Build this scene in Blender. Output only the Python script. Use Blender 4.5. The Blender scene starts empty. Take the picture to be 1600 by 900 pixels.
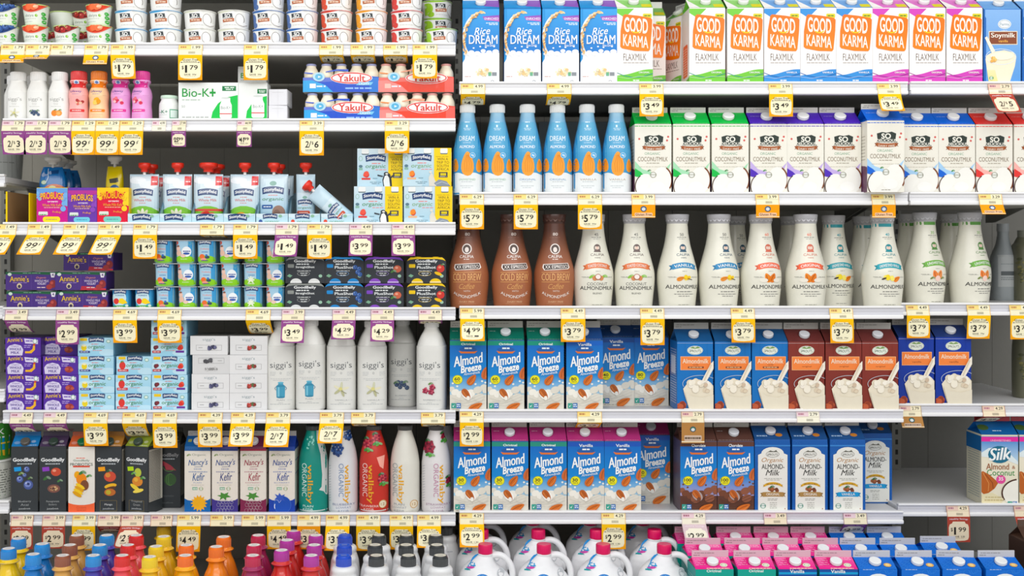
import bpy, bmesh, math, random
from mathutils import Vector
from mathutils.geometry import tessellate_polygon
random.seed(7)
C = bpy.context.scene.collection
EYE = 1.45                      # camera height above the floor
DIST = 3.0                      # camera to the shelf fronts (the plane y = 0)
# ---------------------------------------------------------------- camera, light, exposure
cam = bpy.data.cameras.new('camera'); co = bpy.data.objects.new('camera', cam); C.objects.link(co)
co.location = (0, -DIST, EYE); co.rotation_euler = (math.pi/2, 0, 0)
cam.sensor_width = 36; cam.lens = 40.5; cam.shift_x = 0.0625; cam.shift_y = -0.03125
cam.clip_start = 0.05; cam.clip_end = 50
sc = bpy.context.scene; sc.camera = co
sc.view_settings.view_transform = 'Standard'; sc.view_settings.look = 'None'
sc.view_settings.exposure = 0.0; sc.view_settings.gamma = 1; sc.view_settings.use_curve_mapping = False
w = bpy.data.worlds.new('store_light'); sc.world = w; w.use_nodes = True
w.node_tree.nodes['Background'].inputs[0].default_value = (0.97, 0.98, 1.0, 1)
w.node_tree.nodes['Background'].inputs[1].default_value = 0.79
def area(name, loc, aim, sx, sy, power, col=(1, .985, .96)):
    l = bpy.data.lights.new(name, 'AREA'); l.shape = 'RECTANGLE'; l.size = sx; l.size_y = sy; l.energy = power; l.color = col
    o = bpy.data.objects.new(name, l); C.objects.link(o); o.location = loc
    o.rotation_euler = (Vector(aim) - Vector(loc)).to_track_quat('-Z', 'Y').to_euler(); return o
area('canopy_tube_light', (0.2, -0.42, 2.62), (0.2, 0.1, 1.2), 4.2, 0.12, 5)
area('store_ceiling_light', (0.2, -2.6, 3.3), (0.2, 0, 1.3), 4.5, 0.9, 35)
area('aisle_ceiling_light', (0.2, -4.6, 3.2), (0.2, 0, 0.8), 5.0, 0.9, 50)

# ---------------------------------------------------------------- colour and materials
def rgb(h):
    f = lambda v: (v/12.92 if v <= .04045 else ((v+.055)/1.055)**2.4)
    c = [f(int(h[i:i+2], 16)/255) for i in (0, 2, 4)]; m = sum(c)/3   # printing inks, a little richer than they photograph
    return tuple(max(0, min(1, m+(v-m)*1.07)) for v in c)
def mix(a, b, t):
    if not isinstance(a, tuple): a = rgb(a)
    if not isinstance(b, tuple): b = rgb(b)
    return tuple(a[i]*(1-t)+b[i]*t for i in range(3))
MATS = {}
def mat(kind):
    """Printed or moulded surface: the object's own colour attribute, lightly varied by noise."""
    if kind in MATS: return MATS[kind]
    rough, spec, coat, trans = {'paper': (.7, .2, 0, 0), 'carton': (.42, .3, .08, 0), 'plastic': (.3, .4, .15, 0), 'film': (.18, .5, .3, 0),
                         'metal': (.42, .4, 0, 0), 'matte': (.85, .12, 0, 0), 'sleeve': (.36, .35, .05, 0)}[kind]
    m = bpy.data.materials.new(kind); m.use_nodes = True; nt = m.node_tree; b = nt.nodes['Principled BSDF']
    at = nt.nodes.new('ShaderNodeAttribute'); at.attribute_name = 'Col'
    no = nt.nodes.new('ShaderNodeTexNoise'); no.inputs['Scale'].default_value = 60 if kind != 'metal' else 14; no.inputs['Detail'].default_value = 2
    mr = nt.nodes.new('ShaderNodeMapRange'); mr.inputs['To Min'].default_value = .965; mr.inputs['To Max'].default_value = 1.03
    vm = nt.nodes.new('ShaderNodeVectorMath'); vm.operation = 'SCALE'
    tc = nt.nodes.new('ShaderNodeTexCoord')
    L = nt.links.new
    L(tc.outputs['Object'], no.inputs['Vector']); L(no.outputs['Fac'], mr.inputs['Value'])
    L(at.outputs['Color'], vm.inputs[0]); L(mr.outputs['Result'], vm.inputs['Scale']); L(vm.outputs[0], b.inputs['Base Color'])
    b.inputs['Roughness'].default_value = rough; b.inputs['Specular IOR Level'].default_value = spec
    b.inputs['Coat Weight'].default_value = coat; b.inputs['Coat Roughness'].default_value = .12
    MATS[kind] = m; return m

# ---------------------------------------------------------------- flat printed artwork (100 units = panel width, y up from the base)
FONT = {}
def glyphs(s, bold, shear):
    bold = bold*.6; k = (s, bold, shear); twin = bold > 0 and any(ch in s for ch in 'MWNmwKkAVX')
    if k not in FONT:
        cu = bpy.data.curves.new('t', 'FONT'); cu.body = s; cu.offset = 0 if twin else bold; cu.shear = shear; cu.resolution_u = 3
        o = bpy.data.objects.new('t', cu); me = bpy.data.meshes.new_from_object(o)
        vs = [(v.co.x, v.co.y) for v in me.vertices]; fs = [tuple(p.vertices) for p in me.polygons]
        bpy.data.objects.remove(o); bpy.data.curves.remove(cu); bpy.data.meshes.remove(me)
        tw = 0
        if vs:
            x0 = min(v[0] for v in vs); x1 = max(v[0] for v in vs); y0 = min(v[1] for v in vs); y1 = max(v[1] for v in vs)
            vs = [((x-x0)/(x1-x0+1e-9)-.5, (y-y0)/(y1-y0+1e-9)-.5) for x, y in vs]
            tw = bold*.8/(x1-x0+1e-9) if twin else 0
        FONT[k] = (vs, fs, tw)
    return FONT[k]
class Art:
    def __init__(s): s.sh = []
    def add(s, vs, fs, c):
        if not vs: return s
        bb = (min(v[0] for v in vs), min(v[1] for v in vs), max(v[0] for v in vs), max(v[1] for v in vs))
        if isinstance(c, tuple) and isinstance(c[0], str):
            a, b = rgb(c[0]), rgb(c[1]); h = max(bb[3]-bb[1], 1e-6); wd = max(bb[2]-bb[0], 1e-6)
            cols = [mix(a, b, ((v[0]-bb[0])/wd if len(c) > 2 else (v[1]-bb[1])/h)) for v in vs]
        else:
            c = c if isinstance(c, tuple) else rgb(c); cols = [c]*len(vs)
        lay = 0
        for o in s.sh:
            q = o[4]
            if q[0] < bb[2] and bb[0] < q[2] and q[1] < bb[3] and bb[1] < q[3]: lay = max(lay, o[3]+1)
        s.sh.append((vs, fs, cols, lay, bb)); return s
    def p(s, pts, c):
        return s.add(list(pts), [tuple(t) for t in tessellate_polygon([[Vector((x, y, 0)) for x, y in pts]])], c)
    def r(s, x0, y0, x1, y1, c): return s.add([(x0, y0), (x1, y0), (x1, y1), (x0, y1)], [(0, 1, 2, 3)], c)
    def rr(s, x0, y0, x1, y1, q, c):
        pts = []
        for cx, cy, a0 in ((x1-q, y1-q, 0), (x0+q, y1-q, 90), (x0+q, y0+q, 180), (x1-q, y0+q, 270)):
            for k in range(5):
                a = math.radians(a0+k*22.5); pts.append((cx+q*math.cos(a), cy+q*math.sin(a)))
        return s.p(pts, c)
    def e(s, cx, cy, rx, ry, c, rot=0, n=18, a0=0, a1=360):
        R = math.radians(rot); pts = []
        for k in range(n + (0 if a1-a0 == 360 else 1)):
            a = math.radians(a0+(a1-a0)*k/n); x, y = rx*math.cos(a), ry*math.sin(a)
            pts.append((cx+x*math.cos(R)-y*math.sin(R), cy+x*math.sin(R)+y*math.cos(R)))
        return s.add(pts, [tuple(range(len(pts)))], c)
    def ring(s, cx, cy, rx, ry, t, c, a0=0, a1=360, n=20):
        vs = []
        for k in range(n+1):
            a = math.radians(a0+(a1-a0)*k/n); vs += [(cx+rx*math.cos(a), cy+ry*math.sin(a)), (cx+(rx-t)*math.cos(a), cy+(ry-t)*math.sin(a))]
        return s.add(vs, [(2*k, 2*k+2, 2*k+3, 2*k+1) for k in range(n)], c)
    def line(s, pts, t, c):
        for (x0, y0), (x1, y1) in zip(pts, pts[1:]):
            d = math.hypot(x1-x0, y1-y0) or 1; nx, ny = -(y1-y0)/d*t/2, (x1-x0)/d*t/2
            s.add([(x0+nx, y0+ny), (x0-nx, y0-ny), (x1-nx, y1-ny), (x1+nx, y1+ny)], [(0, 1, 2, 3)], c)
        return s
    def t(s, txt, cx, cy, w, h, c, b=0.0, sh=0.0, rot=0, arc=0, slant=0):
        vs, fs, tw = glyphs(txt, b, sh)
        if tw:   # heavy letters with sharp notches are struck twice, a hair apart
            s._t(vs, fs, -tw, cx, cy, w, h, c, rot, arc, slant); return s._t(vs, fs, tw, cx, cy, w, h, c, rot, arc, slant)
        return s._t(vs, fs, 0, cx, cy, w, h, c, rot, arc, slant)
    def _t(s, vs, fs, dx, cx, cy, w, h, c, rot, arc, slant):
        R = math.radians(rot); out = []
        for x, y in vs:
            x = x*(1-2*abs(dx))+dx; X, Y = x*w, y*h; Y += arc*(1-4*x*x) + slant*x
            out.append((cx+X*math.cos(R)-Y*math.sin(R), cy+X*math.sin(R)+Y*math.cos(R)))
        return s.add(out, fs, c)
    def m(s, x0, x1, y, h, c, n=None):
        """a line of print too small to read: word-like dashes"""
        rnd = random.Random(int(x0*7+y*13+x1)); x = x0
        while x < x1-1:
            l = min(rnd.uniform(4, 11), x1-x); s.r(x, y-h/2, x+l, y+h/2, c); x += l+1.6
        return s
    def al(s, cx, cy, l, wd, rot, c='c9692c', st=True):
        R = math.radians(rot); pts = []
        for k in range(16):
            a = 2*math.pi*k/16; x = l/2*math.cos(a); y = wd/2*math.sin(a)*(1-.35*math.cos(a))
            pts.append((cx+x*math.cos(R)-y*math.sin(R), cy+x*math.sin(R)+y*math.cos(R)))
        s.p(pts, c)
        if not st: return s
        for q, tt in ((-.2, 'e08a4a'), (.12, 'a34f1f')):
            a = [(-l*.36, q*wd*.9), (0, q*wd*1.3), (l*.32, q*wd*.5)]
            s.line([(cx+x*math.cos(R)-y*math.sin(R), cy+x*math.sin(R)+y*math.cos(R)) for x, y in a], wd*.09, tt)
        return s
    def blobs(s, cx, cy, rx, ry, n, r0, cols, seed=1):
        rnd = random.Random(seed)
        for k in range(n):
            a = rnd.uniform(0, 6.28); q = math.sqrt(rnd.random()); rr = r0*rnd.uniform(.7, 1.2)
            s.e(cx+rx*q*math.cos(a), cy+ry*q*math.sin(a), rr, rr*rnd.uniform(.75, 1), cols[k % len(cols)], rnd.uniform(0, 90), 12)
        return s

# ---------------------------------------------------------------- mesh collecting
class MB:
    def __init__(s): s.V = []; s.F = []; s.K = []; s.S = []; s.M = []; s.mats = []
    def add(s, vs, fs, col, kind='carton', smooth=False):
        if kind not in s.mats: s.mats.append(kind)
        mi = s.mats.index(kind); n = len(s.V); s.V += [tuple(v) for v in vs]
        if isinstance(col, str): col = rgb(col)
        s.K += (col if isinstance(col, list) else [col]*len(vs))
        for f in fs: s.F.append(tuple(n+i for i in f)); s.S.append(smooth); s.M.append(mi)
        return s
    def box(s, x0, x1, y0, y1, z0, z1, col, kind='carton', bev=0.0, top=None):
        b = min(bev, (x1-x0)/3, (y1-y0)/3, (z1-z0)/3)
        if b <= 0:
            v = [(x, y, z) for z in (z0, z1) for y in (y0, y1) for x in (x0, x1)]
            return s.add(v, [(0, 2, 3, 1), (4, 5, 7, 6), (0, 1, 5, 4), (2, 6, 7, 3), (0, 4, 6, 2), (1, 3, 7, 5)], col, kind)
        bm = bmesh.new(); v = [bm.verts.new((x, y, z)) for z in (z0, z1) for y in (y0, y1) for x in (x0, x1)]
        for f in [(0, 2, 3, 1), (4, 5, 7, 6), (0, 1, 5, 4), (2, 6, 7, 3), (0, 4, 6, 2), (1, 3, 7, 5)]: bm.faces.new([v[i] for i in f])
        bmesh.ops.bevel(bm, geom=bm.edges[:], offset=b, segments=2, affect='EDGES', profile=.5)
        s.bm(bm, col, kind, False, top); return s
    def bm(s, bm, col, kind='carton', smooth=True, top=None):
        bm.verts.ensure_lookup_table(); bm.verts.index_update()
        if isinstance(col, str): col = rgb(col)
        s.add([v.co.copy() for v in bm.verts], [tuple(v.index for v in f.verts) for f in bm.faces], col, kind, smooth); bm.free(); return s
    def ring(s, loops, col, kind='plastic', smooth=True, cap0=True, cap1=True):
        n = len(loops[0]); vs = [p for l in loops for p in l]; fs = []
        for j in range(len(loops)-1):
            for i in range(n):
                k = (i+1) % n; fs.append((j*n+i, j*n+k, (j+1)*n+k, (j+1)*n+i))
        s.add(vs, fs, col, kind, smooth)
        if cap0: s.add(loops[0], [tuple(range(n))[::-1]], col if not isinstance(col, list) else col[0], kind)
        if cap1: s.add(loops[-1], [tuple(range(n))], col if not isinstance(col, list) else col[-1], kind)
        return s
    def lathe(s, prof, yc, col, kind='plastic', n=2.0, seg=44, xc=0, cap0=True, cap1=True, sx=1.0, sy=1.0):
        loops = []; cols = [] if callable(col) else None
        for r, z in prof:
            lp = []
            for k in range(seg):
                a = 2*math.pi*k/seg; c, q = math.cos(a), math.sin(a)
                lp.append((xc+r*sx*math.copysign(abs(c)**(2/n), c), yc+r*sy*math.copysign(abs(q)**(2/n), q), z))
            loops.append(lp)
            if cols is not None: cols += [col(z)]*seg
        if cols is not None:
            s.ring(loops, cols, kind, True, False, False)
            if cap0: s.add(loops[0], [tuple(range(seg))[::-1]], cols[0], kind)
            if cap1: s.add(loops[-1], [tuple(range(seg))], cols[-1], kind)
            return s
        return s.ring(loops, col, kind, True, cap0, cap1)
    def tube(s, pts, rad, col, kind='plastic', seg=12, flat=1.0):
        loops = []
        for i, p in enumerate(pts):
            a = Vector(pts[max(i-1, 0)]); b = Vector(pts[min(i+1, len(pts)-1)]); d = (b-a).normalized()
            u = d.cross(Vector((0, 1, 0)));  u = u.normalized() if u.length > 1e-4 else Vector((1, 0, 0)); v = d.cross(u)
            r = rad[i] if isinstance(rad, (list, tuple)) else rad
            loops.append([tuple(Vector(p)+u*r*math.cos(2*math.pi*k/seg)+v*r*flat*math.sin(2*math.pi*k/seg)) for k in range(seg)])
        return s.ring(loops, col, kind)
    def art(s, A, mapf, H, kind='carton', grid=0, x0=0, x1=100, step=.00022):
        bm = bmesh.new(); cl = bm.verts.layers.float_vector.new('c')
        for vs, fs, cols, lay, _ in A.sh:
            bv = []
            for (x, y), c in zip(vs, cols):
                v = bm.verts.new((x, y, lay)); v[cl] = c; bv.append(v)
            for f in fs:
                try: bm.faces.new([bv[i] for i in f])
                except ValueError: pass
        def cut(co, no, clear):
            bmesh.ops.bisect_plane(bm, geom=bm.verts[:]+bm.edges[:]+bm.faces[:], dist=1e-4, plane_co=co, plane_no=no, clear_outer=clear)
        for co_, no in (((x0, 0, 0), (-1, 0, 0)), ((x1, 0, 0), (1, 0, 0)), ((0, 0, 0), (0, -1, 0)), ((0, H, 0), (0, 1, 0))): cut(co_, no, True)
        if grid:
            k = 1
            while k*grid < x1-x0: cut((x0+k*grid, 0, 0), (1, 0, 0), False); k += 1
            k = 1
            while k*grid*1.3 < H: cut((0, k*grid*1.3, 0), (0, 1, 0), False); k += 1
        bm.verts.index_update()
        s.add([mapf(v.co.x, v.co.y, .0003+step*v.co.z) for v in bm.verts], [tuple(v.index for v in f.verts) for f in bm.faces],
              [tuple(v[cl]) for v in bm.verts], kind, False)
        bm.free(); return s
    def mesh(s, name):
        me = bpy.data.meshes.new(name); me.from_pydata(s.V, [], s.F)
        a = me.color_attributes.new('Col', 'FLOAT_COLOR', 'POINT')
        a.data.foreach_set('color', [x for c in s.K for x in (c[0], c[1], c[2], 1.0)])
        for k in s.mats: me.materials.append(mat(k))
        me.polygons.foreach_set('material_index', s.M); me.polygons.foreach_set('use_smooth', s.S)
        me.update(); return me
def flat(W, yf=0.0, z0=0.0): return lambda x, y, o: ((x/100-.5)*W, yf-o, z0+y/100*W)
def plane(o, ux, uy, n):
    o, ux, uy, n = Vector(o), Vector(ux), Vector(uy), Vector(n).normalized()
    return lambda x, y, f: tuple(o+ux*(x/100)+uy*(y/100)+n*f)
def smooth_prof(pts, W, H, sub=4):
    """profile given as (share of half width, share of height), rounded through its points"""
    P = [(r*W/2, z*H) for r, z in pts]; out = []
    for i in range(len(P)-1):
        p0, p1, p2, p3 = P[max(i-1, 0)], P[i], P[i+1], P[min(i+2, len(P)-1)]
        for k in range(sub):
            t = k/sub; o = []
            for d in (0, 1):
                m1 = (p2[d]-p0[d])/2; m2 = (p3[d]-p1[d])/2
                o.append((2*t**3-3*t**2+1)*p1[d]+(t**3-2*t**2+t)*m1+(-2*t**3+3*t**2)*p2[d]+(t**3-t**2)*m2)
            if not out or o[1] > out[-1][1]+1e-6: out.append(tuple(o))
    out.append(P[-1]); return out
def rad_at(prof, z):
    if z <= prof[0][1]: return prof[0][0]
    for (r0, z0), (r1, z1) in zip(prof, prof[1:]):
        if z <= z1: return r0+(r1-r0)*(z-z0)/max(z1-z0, 1e-9)
    return prof[-1][0]
def curved(W, prof, yc, n=2.0):
    def f(x, y, o):
        X = (x/100-.5)*W; Z = y/100*W; r = rad_at(prof, Z)+o; X = max(-r*.985, min(r*.985, X))
        return (X, yc-(r**n-abs(X)**n)**(1/n), Z)
    return f

# ---------------------------------------------------------------- things, parts, copies
KIND = {}
def kind(key, cat, parts, pivot=0.0):
    """parts: list of (name, MB, label or None, [subparts]); pivot: depth of a round thing's axis behind its front"""
    KIND[key] = [cat, [build_part(*p) for p in parts], None, pivot]
def build_part(name, mb, label=None, subs=()):
    return (name, mb.mesh(name), label, [build_part(*q) for q in subs])
def link_parts(parts, parent):
    for name, me, label, subs in parts:
        o = bpy.data.objects.new(name, me); C.objects.link(o); o.parent = parent
        if label: o['label'] = label
        link_parts(subs, o)
def copy_tree(src, parent):
    for ch in src.children:
        c = ch.copy(); C.objects.link(c); c.parent = parent; copy_tree(ch, c)
SEEN = []
LABELS = set()
def place(key, name, label, x, y, z, rz=0, group=None, rx=0, ry=0, s=1.0, short=None, shelf=None, axis=False):
    cat, parts, first, pv = KIND[key]; pv *= s
    if first is None:
        e = bpy.data.objects.new(name, None); C.objects.link(e); link_parts(parts, e); KIND[key][2] = e
    else:
        e = first.copy(); e.name = name; C.objects.link(e)
        copy_tree(first, e)
    e.empty_display_size = .02
    if pv:   # turn round things about their own axis; x is where that axis shows (already so when axis is True)
        if not axis: x *= (DIST+y+pv)/(DIST+y)
        x, y = x+pv*math.sin(rz), y+pv-pv*math.cos(rz)
    e.location = (x, y, z); e.rotation_euler = (rx, ry, rz); e.scale = (s, s, s)
    e['label'] = label; e['category'] = cat
    if label in LABELS: print('SAME LABEL', label)
    LABELS.add(label)
    if len(label.split()) > 16: print('LONG', label)
    if 'group' in e: del e['group']
    if group: e['group'] = group
    if shelf: SEEN.append((shelf, x, short or name.replace('_', ' ')))
    return e
def PX(px, Y=0.0): return (px-700)/1800*(DIST+Y)
def PZ(py, Y=0.0): return EYE-(py-400)/1800*(DIST+Y)
def SZ(py):
    '''height of the board of the shelf whose front lip shows at row py (or (row, depth of its front))'''
    return (PZ(*py) if isinstance(py, tuple) else PZ(py))-.0065+.0002
NUM = 'zero one two three four five six seven eight nine ten eleven twelve'.split()
ORD = 'first second third fourth fifth sixth seventh eighth ninth tenth'.split()
def ordinal(i, n):
    if n == 1: return ''
    if n == 2: return ('left', 'right')[i]+' one of two'
    if i == 0: return 'leftmost of '+NUM[n]
    if i == n-1: return 'rightmost of '+NUM[n]
    if n == 3: return 'middle of three'
    return ORD[i]+' from left of '+NUM[n]
def row(key, name, desc, xs, py, Y, group=None, short=None, shelf=None, jit=1.2, zoff=0.0, s=1.0, rots=None):
    """a run of alike things on one shelf: xs are the centres, left to right"""
    for i, px in enumerate(xs):
        o = ordinal(i, len(xs)); sh = short or name.replace('_', ' ')
        tag = sh if len(xs) == 1 else {0: 'leftmost ', len(xs)-1: 'rightmost '}.get(i, 'middle ' if len(xs) == 3 else ORD[i]+' ')+sh
        place(key, name, desc+(', '+o if o else ''), PX(px, Y), Y, SZ(py)+zoff, math.radians(rots[i] if rots else random.uniform(-jit, jit)),
              group or (desc.split(' with')[0]+'s' if len(xs) > 1 else None), s=s, short=tag, shelf=shelf)

# ================================================================ the refrigerated case
def struct(name, mb, label):
    o = bpy.data.objects.new(name, mb.mesh(name)); C.objects.link(o); o['kind'] = 'structure'; o['label'] = label; o['category'] = 'case' if 'floor' not in name else 'floor'
    return o
X0, X1, X2, X3, XL = PX(4), PX(712.5), PX(1412), PX(1700), PX(-260)
DARK = '5a5a55'
m = MB(); m.box(-4, 4, -5, 1.2, -.02, 0, 'b9b5ad', 'matte'); struct('floor', m, 'pale grey shop floor in front of the case')
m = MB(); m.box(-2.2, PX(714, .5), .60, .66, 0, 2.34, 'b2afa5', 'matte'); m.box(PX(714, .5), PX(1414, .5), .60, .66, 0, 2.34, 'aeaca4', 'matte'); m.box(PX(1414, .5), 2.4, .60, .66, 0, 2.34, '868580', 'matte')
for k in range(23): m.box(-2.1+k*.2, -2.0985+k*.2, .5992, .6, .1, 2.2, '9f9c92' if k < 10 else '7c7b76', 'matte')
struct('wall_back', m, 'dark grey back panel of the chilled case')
m = MB(); m.box(-2.2, 2.4, -.02, .66, 2.24, 2.34, '8d8d88', 'metal'); struct('ceiling', m, 'hood over the top of the case')
for nm, s in (('left', -1), ('right', 1)):
    m = MB(); m.box(-2.22 if s < 0 else 2.38, -2.2 if s < 0 else 2.4, -.02, .66, 0, 2.34, '6d6d68', 'metal'); struct('wall_'+nm, m, 'grey end panel closing the case')
def post(x, nm):
    m = MB(); m.box(x-.014, x+.014, .565, .597, .3, 2.24, '96958f', 'metal')
    for k in range(60): m.box(x-.004, x+.004, .5645, .566, .34+k*.031, .355+k*.031, '2b2b28', 'metal')
    struct(nm, m, 'slotted steel upright between shelf bays')
for i, x in enumerate((PX(-4, .5), PX(714, .5), PX(1414, .5))): post(x, 'trim_%d' % (i+1))
def shelf(x0, x1, py, label, back=.55, key='', yf=0.0, chan='e3e3e6', gapcol=None):
    """white shelf: board, front price rail, side brackets; py = where the top of its front lip stands"""
    z = PZ(py, yf)
    e = bpy.data.objects.new('shelf', None); C.objects.link(e); e.location = ((x0+x1)/2, yf, z); e['label'] = label; e['category'] = 'shelf'; e['group'] = 'white shelves of the chilled case'
    hw = (x1-x0)/2-.001
    def part(nm, mb, lb=None):
        o = bpy.data.objects.new(nm, mb.mesh(nm)); C.objects.link(o); o.parent = e
        if lb: o['label'] = lb
    a = MB(); a.box(-hw, hw, .012, back, -.022, -.0065, 'dcdcdc', 'metal', .002); a.box(-hw, hw, .02, back-.01, -.027, -.0222, 'b3b1aa', 'matte'); part('board', a)
    r = MB()
    def strip(y0, y1, z0, z1, c, b=.0012): r.box(-hw, hw, y0, y1, z0, z1, c, 'metal', b)
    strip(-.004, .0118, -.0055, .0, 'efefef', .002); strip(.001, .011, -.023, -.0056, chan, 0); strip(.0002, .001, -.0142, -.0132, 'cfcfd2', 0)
    strip(-.006, .0118, -.034, -.0232, 'efefef', .003)
    part('price_rail', r)
    for s in (-1, 1):
        b = MB(); xb = s*(hw-.006); v = []
        for x in (xb-.0015, xb+.0015): v += [(x, back*.55, -.028), (x, back, -.028), (x, back, -.065), (x, back-.06, -.065)]
        b.add(v, [(0, 1, 2, 3), (7, 6, 5, 4), (0, 4, 5, 1), (1, 5, 6, 2), (2, 6, 7, 3), (3, 7, 4, 0)], '8a8a86', 'metal'); part('bracket', b)
    return z
SH = {}
for i, (py, what) in enumerate(((66.5, 'yogurt cups with fruit and coconut pictures'), (185, 'little drink bottles and shrink-wrapped five-packs'), (347, 'squeeze pouches and small lunch cartons'),
                        (480, 'baby yogurt cups and dark shot packs'), (641, 'purple, blue and white tube boxes'), (801, 'black cartons and kefir bottles'))):
    SH['L%d' % (i+1)] = py; shelf(X0 if i < 5 else PX(15), X1, py, 'white shelf on the left bay carrying '+what, chan='e6e6e8' if i < 3 else 'd4d4da')  # lower rails: purplish shadow tint put into the channel colour
for i, (py, what) in enumerate(((127.5, 'rice and flax drink cartons'), (300, 'blue almond bottles and coconut cartons'), (478, 'round-bellied almond and coffee bottles'),
                        (639.5, 'blue and maroon almond drink cartons'), (798, 'blue and chocolate almond drink cartons'))):
    SH['R%d' % (i+1)] = py; shelf(PX(717), X2+(.012 if i < 2 else 0), py, 'white shelf on the middle bay carrying '+what, chan='e6e6e8' if i < 2 else 'd4d4da')  # darker channel on the lower shelves is shade put into the colour
for i, (py, yf, what) in enumerate(((127.2, 0, 'soy drink cartons'), (300, .004, 'coconut cartons with red tops'), (473, .05, 'green ribboned bottles'),
                        (630.5, .05, 'two deep blue cartons and empty space'), (786.5, .05, 'one cream and blue coconut carton'))):
    shelf(X2+(.016 if i < 2 else .004), X3, py, 'white shelf on the right bay carrying '+what, yf=yf, chan='e6e6e8' if i < 2 else 'd4d4da')  # channel again shadow-tinted in its colour from the third shelf down
for py, x, what in ((272, 6, 'beside the pouches'), (478, 6, 'beside the baby yogurt'), (608, 8, 'beside the purple tube boxes'), (782, 15, 'holding two round yogurt tubs')):
    shelf(XL, PX(x)-.004, py, 'end of a neighbouring white shelf at far left '+what, yf=.01 if py != 272 else .02, back=.3 if py == 272 else .5)
# bottom decks, below the frame: deeper than the shelves, jutting out and rising gently to the back
DECKL, DECKR, DY = EYE-.963, EYE-.9745, -.30
def deck_z(x, y): return (DECKL+.022*(y-DY)) if x < PX(716) else (DECKR+.06*(y-DY))
for nm, xa, xb, z0, sl in (('slab_deck_left', -2.18, PX(716), DECKL, .022), ('slab_deck_right', PX(716), 2.38, DECKR, .06)):
    m = MB(); v = []
    for x in (xa, xb): v += [(x, DY-.02, z0-.03), (x, .59, z0-.03), (x, .59, z0+(.59-DY)*sl), (x, DY, z0), (x, DY-.02, z0)]
    m.add(v, [(0, 4, 3, 2, 1), (5, 6, 7, 8, 9), (0, 1, 6, 5), (1, 2, 7, 6), (2, 3, 8, 7), (3, 4, 9, 8), (4, 0, 5, 9)], 'c9c9c6', 'metal')
    m.box(xa, xb, DY-.02, DY+.02, 0, z0-.031, '8a8a86', 'metal'); struct(nm, m, 'bottom deck of the chilled case')

# ================================================================ package shapes
U = 1/600
def carton(key, Wp, Hp, D, A, side, gable, fin='dcdad2', cap='f4f4f2', gh=.031, finh=.016, cat='carton', gart=None, sideart=None, capr=.0138, capt=.5, finart=None, back=None):
    W, H = Wp*U, (Hp+3)*U; b = MB(); b.box(-W/2, W/2, 0, D, 0, H, side, 'carton', .0012)
    if A: b.art(A, flat(W), H/W*100)
    if sideart:
        b.art(sideart, plane((-W/2, D, 0), (0, -D, 0), (0, 0, D), (-1, 0, 0)), H/D*100); b.art(sideart, plane((W/2, 0, 0), (0, D, 0), (0, 0, D), (1, 0, 0)), H/D*100)
    g = MB(); a, r, q, zi = W/2-.0006, H, D/2, H+gh
    A0, B0, A1, B1 = (-a, .0006, r-.001), (a, .0006, r-.001), (-a, D-.0006, r-.001), (a, D-.0006, r-.001); RL, RR = (-a+.001, q, zi), (a-.001, q, zi)
    IL, IR = (-a+D*.27, q, H+gh*.62), (a-D*.27, q, H+gh*.62)
    g.add([A0, B0, RR, RL], [(0, 1, 2, 3)], gable); g.add([A1, B1, RR, RL], [(1, 0, 3, 2)], gable)
    gs = gable
    g.add([A0, RL, IL, A1], [(0, 1, 2), (1, 3, 2), (0, 2, 3)], gs); g.add([B0, RR, IR, B1], [(0, 2, 1), (1, 2, 3), (0, 3, 2)], gs)
    g.box(-a+.0005, a-.0005, q-.0016, q+.0016, zi-.002, zi+finh, fin, 'carton', .0006)
    if gart: g.art(gart, plane((-W/2, .0006, H), (W, 0, 0), (0, W*q/math.hypot(q, gh), W*gh/math.hypot(q, gh)), (0, -gh, q)), math.hypot(q, gh)/W*100)
    f = finart or Art().m(8, 60, finh/W*62, 2.2, mix(fin, '55504a', .5)).m(5, 22, finh/W*28, 2, mix(fin, '55504a', .6))
    g.art(f, flat(W, q-.0017, zi), finh/W*100)
    parts = [('body', b, None, ()), ('gable_top', g, None, ())]
    if cap:
        c = MB(); L = math.hypot(q, gh); nn = Vector((0, -gh/L, q/L)); up = Vector((0, q/L, gh/L)); o = Vector((0, 0, H))+up*L*capt
        for r0, r1, h0, h1, cc in ((capr*.86, capr*.86, 0, .004, cap), (capr, capr*.97, .003, .0090, cap), (capr*.97, capr*.82, .0090, .0102, cap)):
            lp = [[tuple(o+Vector((1, 0, 0))*rr*math.cos(t*math.pi/14)+up*rr*math.sin(t*math.pi/14)+nn*hh) for t in range(28)] for rr, hh in ((r0, h0), (r1, h1))]
            c.ring(lp, cc, 'plastic', True, False, True)
        for t in range(28):
            ca, sa = math.cos((t+.5)*math.pi/14), math.sin((t+.5)*math.pi/14); d = Vector((1, 0, 0))*ca+up*sa; tt = Vector((1, 0, 0))*-sa+up*ca
            p = o+d*capr; c.add([tuple(p+tt*k+nn*h) for k, h in ((-.0006, .004), (.0006, .004), (.0006, .0087), (-.0006, .0087))], [(0, 1, 2, 3)], mix(cap, '000000', .04), 'plastic')
        parts.append(('cap', c, None, ()))
    kind(key, cat, parts)
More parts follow.
